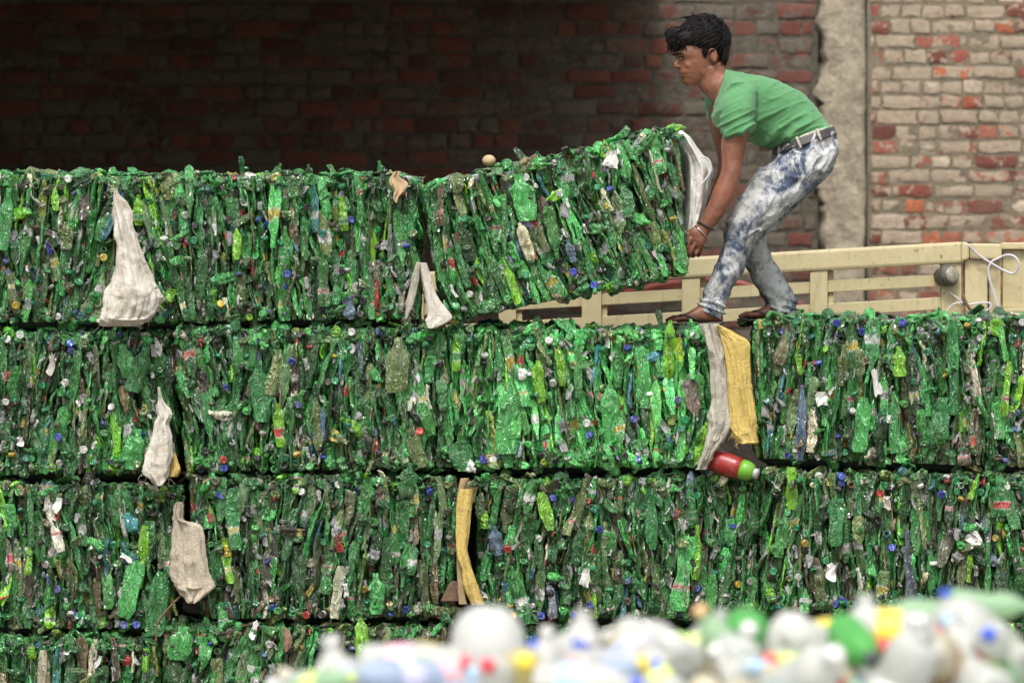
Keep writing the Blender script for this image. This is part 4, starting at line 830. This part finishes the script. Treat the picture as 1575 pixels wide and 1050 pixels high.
cloth("yellow_rag", "small mustard yellow rag beside the twisted white rag", "rag", [(697, 262, 270), (710, 262, 274), (722, 263, 277), (733, 261, 272)], -.015, .015, M['yellow_cloth'], 12, .006, 30, 30)
cloth("plastic_film", "crumpled beige plastic film hanging in the third row gap", "plastic film", [(772, 272, 281), (784, 268, 284), (799, 267, 285), (805, 267, 304), (818, 266, 313), (850, 265, 313), (870, 266, 317), (889, 268, 324), (902, 270, 331), (912, 279, 318), (927, 291, 299)], -.05, .028, M['bag'], 15, .013, 80, 56, 10, 34)
cloth("grey_cloth", "pale grey cloth folded under the lower corner of the tilted bale", "cloth", [(404, 647, 655), (430, 650, 663), (450, 654, 669), (470, 657, 682), (485, 659, 694), (494, 655, 690), (505, 658, 668)], -.05, .012, M['white_cloth'], 21, .006, 60, 40)
cloth("torn_strip", "narrow torn whitish strip with loose threads beside the grey cloth", "strip", [(403, 641, 646), (430, 634, 645), (455, 628, 640), (475, 625, 633), (490, 623, 627)], -.02, .008, M['grey_cloth'], 23, .005, 60, 30, fringe=40)
cloth("grey_sack", "long crumpled greyish sack hanging beside the yellow sack", "sack", [(498, 1078, 1105), (530, 1086, 1115), (560, 1092, 1120), (585, 1094, 1122), (612, 1095, 1128), (640, 1093, 1128), (662, 1090, 1122), (682, 1086, 1108), (699, 1081, 1095), (722, 1072, 1084)], -.03, .03, M['grey_cloth'], 27, .013, 90, 56, 6, 38, fringe=30)
cloth("yellow_sack", "long yellow woven sack hanging below the person's feet", "sack", [(500, 1101, 1107), (513, 1106, 1129), (527, 1111, 1151), (560, 1115, 1153), (600, 1119, 1156), (640, 1123, 1163), (662, 1125, 1165), (674, 1131, 1166), (682, 1137, 1165)], -.055, .018, M['yellow_cloth'], 31, .008, 90, 56, 4, 46, fringe=14)
cloth("yellow_strip", "narrow yellow sack strip hanging in the third row gap", "strip", [(752, 710, 727), (770, 705, 727), (792, 702, 724), (820, 701, 721), (850, 703, 719), (877, 710, 727), (903, 716, 736), (930, 727, 745)], -.035, .014, M['yellow_cloth'], 37, .006, 80, 40)
cloth("beige_strip", "flat weathered beige strip behind the narrow yellow strip", "strip", [(735, 708, 722), (760, 703, 713), (800, 701, 709), (850, 702, 710), (900, 704, 714), (929, 706, 718)], -.008, .008, M['wood'], 39, .003, 60, 24)
cloth("cardboard_flap", "brown cardboard flap in the dark gap left of the beige strip", "cardboard", [(893, 694, 704), (905, 686, 705), (924, 678, 706)], .03, .008, M['twig'], 41, .002, 20, 20)
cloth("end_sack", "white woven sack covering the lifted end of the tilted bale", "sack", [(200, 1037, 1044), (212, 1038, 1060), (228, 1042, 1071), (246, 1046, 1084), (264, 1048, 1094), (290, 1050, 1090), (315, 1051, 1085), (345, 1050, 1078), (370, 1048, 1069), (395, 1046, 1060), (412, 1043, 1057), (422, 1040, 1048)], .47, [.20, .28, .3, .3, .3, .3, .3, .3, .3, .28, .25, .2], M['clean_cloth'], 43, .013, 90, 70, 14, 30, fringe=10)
lpm = MB(); lpm.add(*ribbon([(1078, 241), (1088, 244), (1093, 252), (1093, 264), (1086, 275), (1077, 287), (1078, 300)], .0034, .13, 0)); o = obj("strap_loop", lpm.mesh("strap_loop", M['strap'])); tag(o, "small white strap loop standing off the sack near the hand", "strap")
bm_ = MB(); bm_.add(*ball(P(752, 247, .12), (.026, .026, .022), 24, 14)); tag(obj("rubber_ball", bm_.mesh("rubber_ball", M['tan'])), "round tan ball lying on top of the tilted bale", "ball")
cloth("tan_scrap", "torn tan plastic scrap sticking up at the low end of the tilted bale", "scrap", [(264, 608, 616), (272, 603, 612), (282, 600, 622), (293, 606, 620), (304, 604, 612), (312, 608, 611)], -.03, .012, M['tan'], 47, .014, 40, 40)
# large red bottle in the gap
def revolve(c, ax, prof, n=28):
    return disc_stack(c, ax, [(max(r, .0015), h) for r, h in prof], n)
rb_root = empty("red_bottle", P(1125, 738, .02), "large red bottle with lime green end lying under the yellow sack", "bottle")
RI = Matrix.Translation(-rb_root.location); a_, b_ = P(1110, 711, .005), P(1166, 729, -.045); axv = b_ - a_; LB = np.linalg.norm(axv)
for nm, pr, cl_ in (("bottle_body", [(0, -.05), (.036, -.05), (.043, -.035), (.045, .01), (.0435, .06), (.041, .085)], (.27, .020, .020)), ("bottle_shoulder", [(.041, .0852), (.039, .105), (.033, .125), (.022, .136), (.017, .138)], (.13, .36, .03)), ("cap", [(.018, .130), (.020, .134), (.020, .150), (.017, .154), (.002, .1545)], (.36, .36, .34))):
    mb = MB(); mb.add(*revolve(a_, axv, pr)); o = obj(nm, mb.mesh(nm, M['plastic']), rb_root, cl_); o.matrix_local = RI
tb = MB(); tb.add(*tube([P(279, 915, -.03), P(262, 932, -.03), P(247, 950, -.025), (P(240, 966, -.03)), P(241, 985, -.03)], [.004, .0045, .004, .0035, .002], 30, 8)); tag(obj("dry_stick", tb.mesh("dry_stick", M['twig'])), "thin bent brown stick below the beige plastic film", "stick")

# ------------------------------------------------------------------ the heap of loose bottles in front
FR = np.random.default_rng(21)
def prof_of(kind):
    if kind == 'bottle': return [(0, .02), (.7, .0), (.93, .015), (1, .05), (1, .2), (.97, .23), (1, .26), (1, .42), (.96, .45), (1, .48), (1, .60), (.93, .68), (.70, .77), (.45, .84), (.36, .88), (.36, .90), (.42, .905), (.42, .92), (.35, .925), (.34, .95)]
    return [(0, .02), (.7, .0), (.93, .015), (1, .06), (1, .3), (.98, .33), (1, .36), (1, .55), (.97, .68), (.86, .81), (.68, .90), (.46, .955), (.40, .965), (.40, .98)]
def fg_mesh(kind, rng):
    pr = np.array(prof_of(kind)); th = np.linspace(0, 2 * np.pi, 26, endpoint=False); Rg = []
    ph = rng.uniform(0, 6, 4)
    for r, h in pr:
        rr = max(r, .01) * (1 + .05 * np.sin(2 * th + ph[0] + 4 * h) + .035 * np.sin(3 * th + ph[1] - 6 * h) - .16 * np.exp(-((h - .4) / .14) ** 2) * np.maximum(0, np.cos(th - ph[2])) ** 3)
        Rg.append(np.stack([rr * np.cos(th), rr * np.sin(th), np.full(26, h - .5)], 1))
    mb = MB(); mb.add(*rings(np.array(Rg))); return mb.mesh("loose_bottle", M['clear'])
FGM = {k: [fg_mesh(k, FR) for _ in range(5)] for k in ('bottle', 'jar')}
def band_mesh(name, r, h0, h1):
    th = np.linspace(0, 2 * np.pi, 26, endpoint=False); pr = [(r - .03, h0), (r, h0 + .002), (r + .006, (h0 + h1) / 2), (r, h1 - .002), (r - .03, h1)]
    mb = MB(); mb.add(*rings(np.array([[(a * np.cos(t), a * np.sin(t), h - .5) for t in th] for a, h in pr]), False)); return mb.mesh(name, M['plastic'])
LABM = {'bottle': band_mesh("label", 1.055, .24, .50), 'jar': band_mesh("label", 1.055, .30, .58)}
def cap_m(r, h0, h1):
    th = np.linspace(0, 2 * np.pi, 20, endpoint=False); pr = [(r * .95, h0), (r, h0 + .004), (r, h1 - .015), (r * .9, h1), (.01, h1)]
    mb = MB(); mb.add(*rings(np.array([[(a * np.cos(t), a * np.sin(t), h - .5) for t in th] for a, h in pr]))); return mb.mesh("cap", M['plastic'])
FCAP = {'bottle': cap_m(.43, .925, 1.0), 'jar': cap_m(.47, .972, 1.03)}
C3 = {'milky white': (.83, .83, .80), 'clear': (.79, .81, .78), 'grey': (.72, .73, .71), 'green': (.16, .62, .15), 'pale green': (.52, .74, .50), 'pale blue': (.58, .68, .86), 'smoky': (.40, .42, .42), 'cream': (.80, .74, .58),
      'blue': (.05, .12, .65), 'white': (.72, .72, .70), 'yellow': (.85, .66, .05), 'pink': (.80, .48, .56), 'lime': (.64, .76, .26), 'red': (.70, .05, .08), 'lavender': (.56, .57, .80), 'light blue': (.40, .60, .80), 'dark grey': (.06, .07, .08), 'orange': (.80, .52, .26), 'dark green': (.02, .30, .10), 'pale yellow': (.85, .78, .45)}
USED = set()
def fg(px, py, d, kind, r, L, ax, body, lab=None, cap=None, label=None, z_pt=None):
    c = P(px, py, d - DIST) if z_pt is None else z_pt
    ax = np.array(ax, float); ax /= np.linalg.norm(ax); Rm = frame(ax, np.array([1., .2, .1]) if abs(ax[0]) < .9 else np.array([0, 1., .3]))
    pose = "standing up" if ax[2] > .75 else "lying on its side" if abs(ax[2]) < .4 and abs(ax[0]) > .55 else "pointing at the bales" if ax[1] > .6 else "pointing away from the bales" if ax[1] < -.6 else "leaning over"
    if label is None:
        a = f"{body} plastic {'jar' if kind == 'jar' else 'bottle'}" + (f" with {cap} cap" if cap else " without cap") + (f" and {lab} label" if lab else "") + f" {pose}"
        label = a
    mw = Matrix.Translation([float(x) for x in c]) @ Matrix([[float(x) for x in q] for q in Rm * np.array([r, r, L])]).to_4x4()
    o = obj("loose_" + kind, FGM[kind][FR.integers(5)], None, C3[body], mw); tag(o, label, kind, "loose bottles heaped in front of the bales"); o['_'] = 1; del o['_']
    if lab: obj("label", LABM[kind], o, C3[lab])
    if cap: obj("cap", FCAP[kind], o, C3[cap])
    return o
U = (.05, .1, 1); X_ = (1, .1, .05); CAMW = (.1, -1, .12)
fg(750, 1009, 10.9, 'jar', .077, .20, (.06, -.02, 1), 'milky white', None, None, "largest white jar, its round dome standing above the loose heap")
fg(800, 1032, 10.6, 'bottle', .040, .20, (.1, -1, .25), 'pale yellow', 'yellow', 'yellow', "pale bottle with big yellow cap below the largest white jar")
fg(764, 1040, 10.55, 'bottle', .034, .19, (-.2, -1, .3), 'milky white', None, 'red', "white bottle with red cap below the largest white jar")
fg(1147, 968, 10.9, 'bottle', .041, .20, (.02, -1, .04), 'green', None, 'white', "bright green bottle with white cap pointing at the viewer")
fg(1215, 1018, 10.85, 'jar', .050, .20, U, 'milky white', 'lime', None, "white jar with a lime band right of the bright green bottle")
fg(1112, 995, 10.8, 'bottle', .034, .19, (-.5, -.3, .8), 'pale green', None, 'orange', "pale green bottle with orange cap left of the bright green bottle")
fg(1375, 974, 10.85, 'jar', .044, .17, (1, -.12, -.06), 'milky white', 'yellow', 'red', "white jar on its side with a broad yellow label")
fg(1318, 990, 10.7, 'bottle', .034, .2, (.25, -1, -.25), 'green', None, 'dark grey', "green bottle with dark grey cap in front of the yellow label")
fg(1337, 985, 11.0, 'bottle', .036, .20, (-.1, .1, 1), 'milky white', None, None, "white dome topped bottle behind the yellow labelled jar")
fg(1490, 985, 11.0, 'jar', .072, .22, (-.45, -.8, .35), 'milky white', None, None, "large white jar near the right edge, below two blue caps")
fg(1462, 985, 11.05, 'bottle', .034, .20, (-.08, .1, 1), 'clear', None, 'blue', "clear bottle with blue cap rising highest at the right")
fg(1528, 930, 11.05, 'bottle', .028, .17, (1, .15, -.04), 'pale green', None, 'light blue', "slim pale green bottle lying on top near the right edge")
fg(1525, 982, 10.7, 'bottle', .035, .19, (-.15, -1, .15), 'clear', None, 'blue', "clear bottle whose blue cap faces the viewer at the right")
fg(1420, 945, 11.1, 'bottle', .030, .20, (-1, .2, .02), 'pale green', None, 'white', "pale green bottle lying behind the yellow labelled jar")
fg(893, 1010, 10.9, 'bottle', .042, .20, (.06, 0, 1), 'milky white', 'pale yellow', None, "white bottle with pale yellow label right of the largest jar")
fg(838, 1040, 10.8, 'bottle', .032, .19, U, 'milky white', 'pale yellow', 'white', "narrow white bottle with white cap next to the largest jar")
fg(968, 1020, 10.85, 'jar', .049, .18, U, 'milky white', 'pink', None, "white jar with a pink band in the middle of the heap")
fg(1025, 995, 10.85, 'bottle', .036, .20, (-.8, -.1, .55), 'milky white', 'lime', None, "white bottle with lime label leaning to the left")
fg(1078, 1000, 10.95, 'bottle', .034, .20, (.5, 0, .85), 'grey', None, None, "greyish bottle leaning right beside the pale green bottle")
fg(640, 1022, 10.85, 'bottle', .040, .21, (1, -.15, .04), 'milky white', 'pink', 'red', "white bottle lying left of the largest jar with pink label")
fg(520, 1058, 10.8, 'bottle', .040, .20, (-.15, 0, 1), 'milky white', None, 'white', "white capped bottle standing at the left end of the heap")
fg(560, 1040, 10.7, 'bottle', .032, .19, (.5, -.8, .3), 'clear', 'lavender', 'blue', "clear bottle with blue cap near the left end of the heap")
fg(605, 1042, 10.6, 'bottle', .036, .19, (-.8, -.5, .1), 'pale blue', 'lavender', None, "pale blue bottle with lavender label in the left part")
fg(492, 1060, 10.8, 'bottle', .030, .17, (-.8, -.2, .35), 'milky white', None, 'cream', "small white bottle, outermost at the left end of the heap")
fg(500, 1052, 10.6, 'bottle', .028, .16, (.7, -.6, .2), 'pale green', 'lime', 'lime', "pale green bottle with lime cap at the left end of the heap")
fg(905, 1052, 10.5, 'bottle', .038, .2, (1, -.3, 0), 'milky white', 'light blue', 'blue', "white bottle with light blue label at the bottom edge")
fg(1440, 1010, 10.6, 'jar', .045, .17, (-.2, -1, .2), 'cream', 'orange', 'white', "cream jar with an orange ring at the right")
fg(1395, 1025, 10.55, 'jar', .052, .18, (.3, -.6, .7), 'clear', None, None, "clear rounded jar below the yellow labelled jar")
fg(1250, 1035, 10.6, 'bottle', .048, .2, (.4, -.8, .4), 'milky white', None, 'white', "wide white bottle with white cap below the lime banded jar")
# crest of the heap, as a height over x
CX = np.array([390, 470, 560, 640, 720, 850, 1000, 1100, 1200, 1300, 1450, 1620, 1900.]); CY = np.array([1110, 1075, 1047, 1030, 1020, 1012, 1006, 1000, 998, 990, 985, 980, 985.])
CXm = np.array([P(x, 0, 10.85 - DIST)[0] for x in CX]); CZm = np.array([P(0, y, 10.85 - DIST)[2] for y in CY])
def heap_z(x, d):
    z = np.interp(x, CXm, CZm); z = np.where(x < CXm[0], CZm[0] - (CXm[0] - x) * .8, z)
    return z - np.where(d < 10.75, (10.75 - d) * .42, 0) - np.where(d > 11.1, (d - 11.1) * .6, 0)
CAPN = ['blue', 'white', 'white', 'white', 'cream', 'red', 'yellow', 'light blue', None, None, None]; LABN = [None, None, None, None, None, None, 'white', 'yellow', 'light blue', 'pink', 'lime', 'lavender', 'pale yellow', 'white']; BODN = ['milky white'] * 5 + ['clear'] * 4 + ['grey', 'pale green', 'cream', 'pale blue']
n_ok = 0; tries = 0
while n_ok < 84 and tries < 3000:
    tries += 1
    px = FR.uniform(470, 1640); d = FR.uniform(10.15, 11.05); kind = 'jar' if FR.random() < .22 else 'bottle'; r = FR.uniform(.028, .042) if kind == 'bottle' else FR.uniform(.036, .05)
    L = FR.uniform(.16, .22) if kind == 'bottle' else FR.uniform(.13, .17); x = P(px, 0, d - DIST)[0]; a = FR.uniform(0, 2 * np.pi); el = abs(FR.normal(0, .35)) if FR.random() < .75 else FR.uniform(.5, 1.4)
    ax = (np.cos(a) * np.cos(el), np.sin(a) * np.cos(el), np.sin(el)); body, lab, cap = (lambda q: q[FR.integers(len(q))])(BODN), LABN[FR.integers(len(LABN))], CAPN[FR.integers(len(CAPN))]
    pose = "standing up" if ax[2] > .75 else "lying on its side" if abs(ax[2]) < .4 and abs(ax[0]) > .55 else "pointing at the bales" if ax[1] > .6 else "pointing away from the bales" if ax[1] < -.6 else "leaning over"
    key = (body, lab, cap, kind, pose)
    if key in USED: continue
    z = float(heap_z(x, d)) + FR.uniform(-.05, .01) - (.04 if el > .5 else 0); c = np.array([x, d - DIST, z])
    py = 525 + (ZC - z) * FPX / d
    if py - r * FPX / d > 1075: continue
    USED.add(key); n_ok += 1; fg(0, 0, d, kind, r, L, ax, body, lab, cap, z_pt=c)
# the rest of the heap: a bank of bottles nobody could count
hm_ = MB(); gx, gy = np.meshgrid(np.linspace(-1.6, 2.6, 70), np.linspace(8.2, 13.2, 60)); hz = np.maximum(heap_z(gx.ravel(), gy.ravel()) - .11, -.02)
i = np.arange(59)[:, None] * 70 + np.arange(69)[None]; hm_.add(np.stack([gx.ravel(), gy.ravel() - DIST, hz], 1), np.stack([i, i + 1, i + 71, i + 70], -1).reshape(-1, 4), None, (.85, .86, .84, 1))
bp = np.array(prof_of('bottle'))[::2]; th = np.linspace(0, 2 * np.pi, 12, endpoint=False); BR_ = rings(np.array([[(max(r, .02) * np.cos(t), max(r, .02) * np.sin(t), h - .5) for t in th] for r, h in bp]))
for k in range(1500):
    x, d = FR.uniform(-1.5, 2.5), FR.uniform(8.3, 13); z = float(heap_z(np.array(x), np.array(d)))
    if z < .03: continue
    a, el = FR.uniform(0, 6.28), FR.normal(0, .4); r = FR.uniform(.028, .045); c = C3[BODN[FR.integers(len(BODN))]] if FR.random() < .9 else C3['pale green']
    Rm = frame(np.array([np.cos(a) * np.cos(el), np.sin(a) * np.cos(el), np.sin(el)]), np.array([.3, .2, 1.])); hm_.add((BR_[0] * (r, r, FR.uniform(.16, .22))) @ Rm.T + (x, d - DIST, z - .075 + FR.uniform(-.02, .02)), BR_[1], BR_[2], (*c, 1))
tag(obj("bottle_heap", hm_.mesh("bottle_heap", M['clear'])), "bank of loose pale plastic bottles in front of the bales", "bottle heap", kind='stuff')
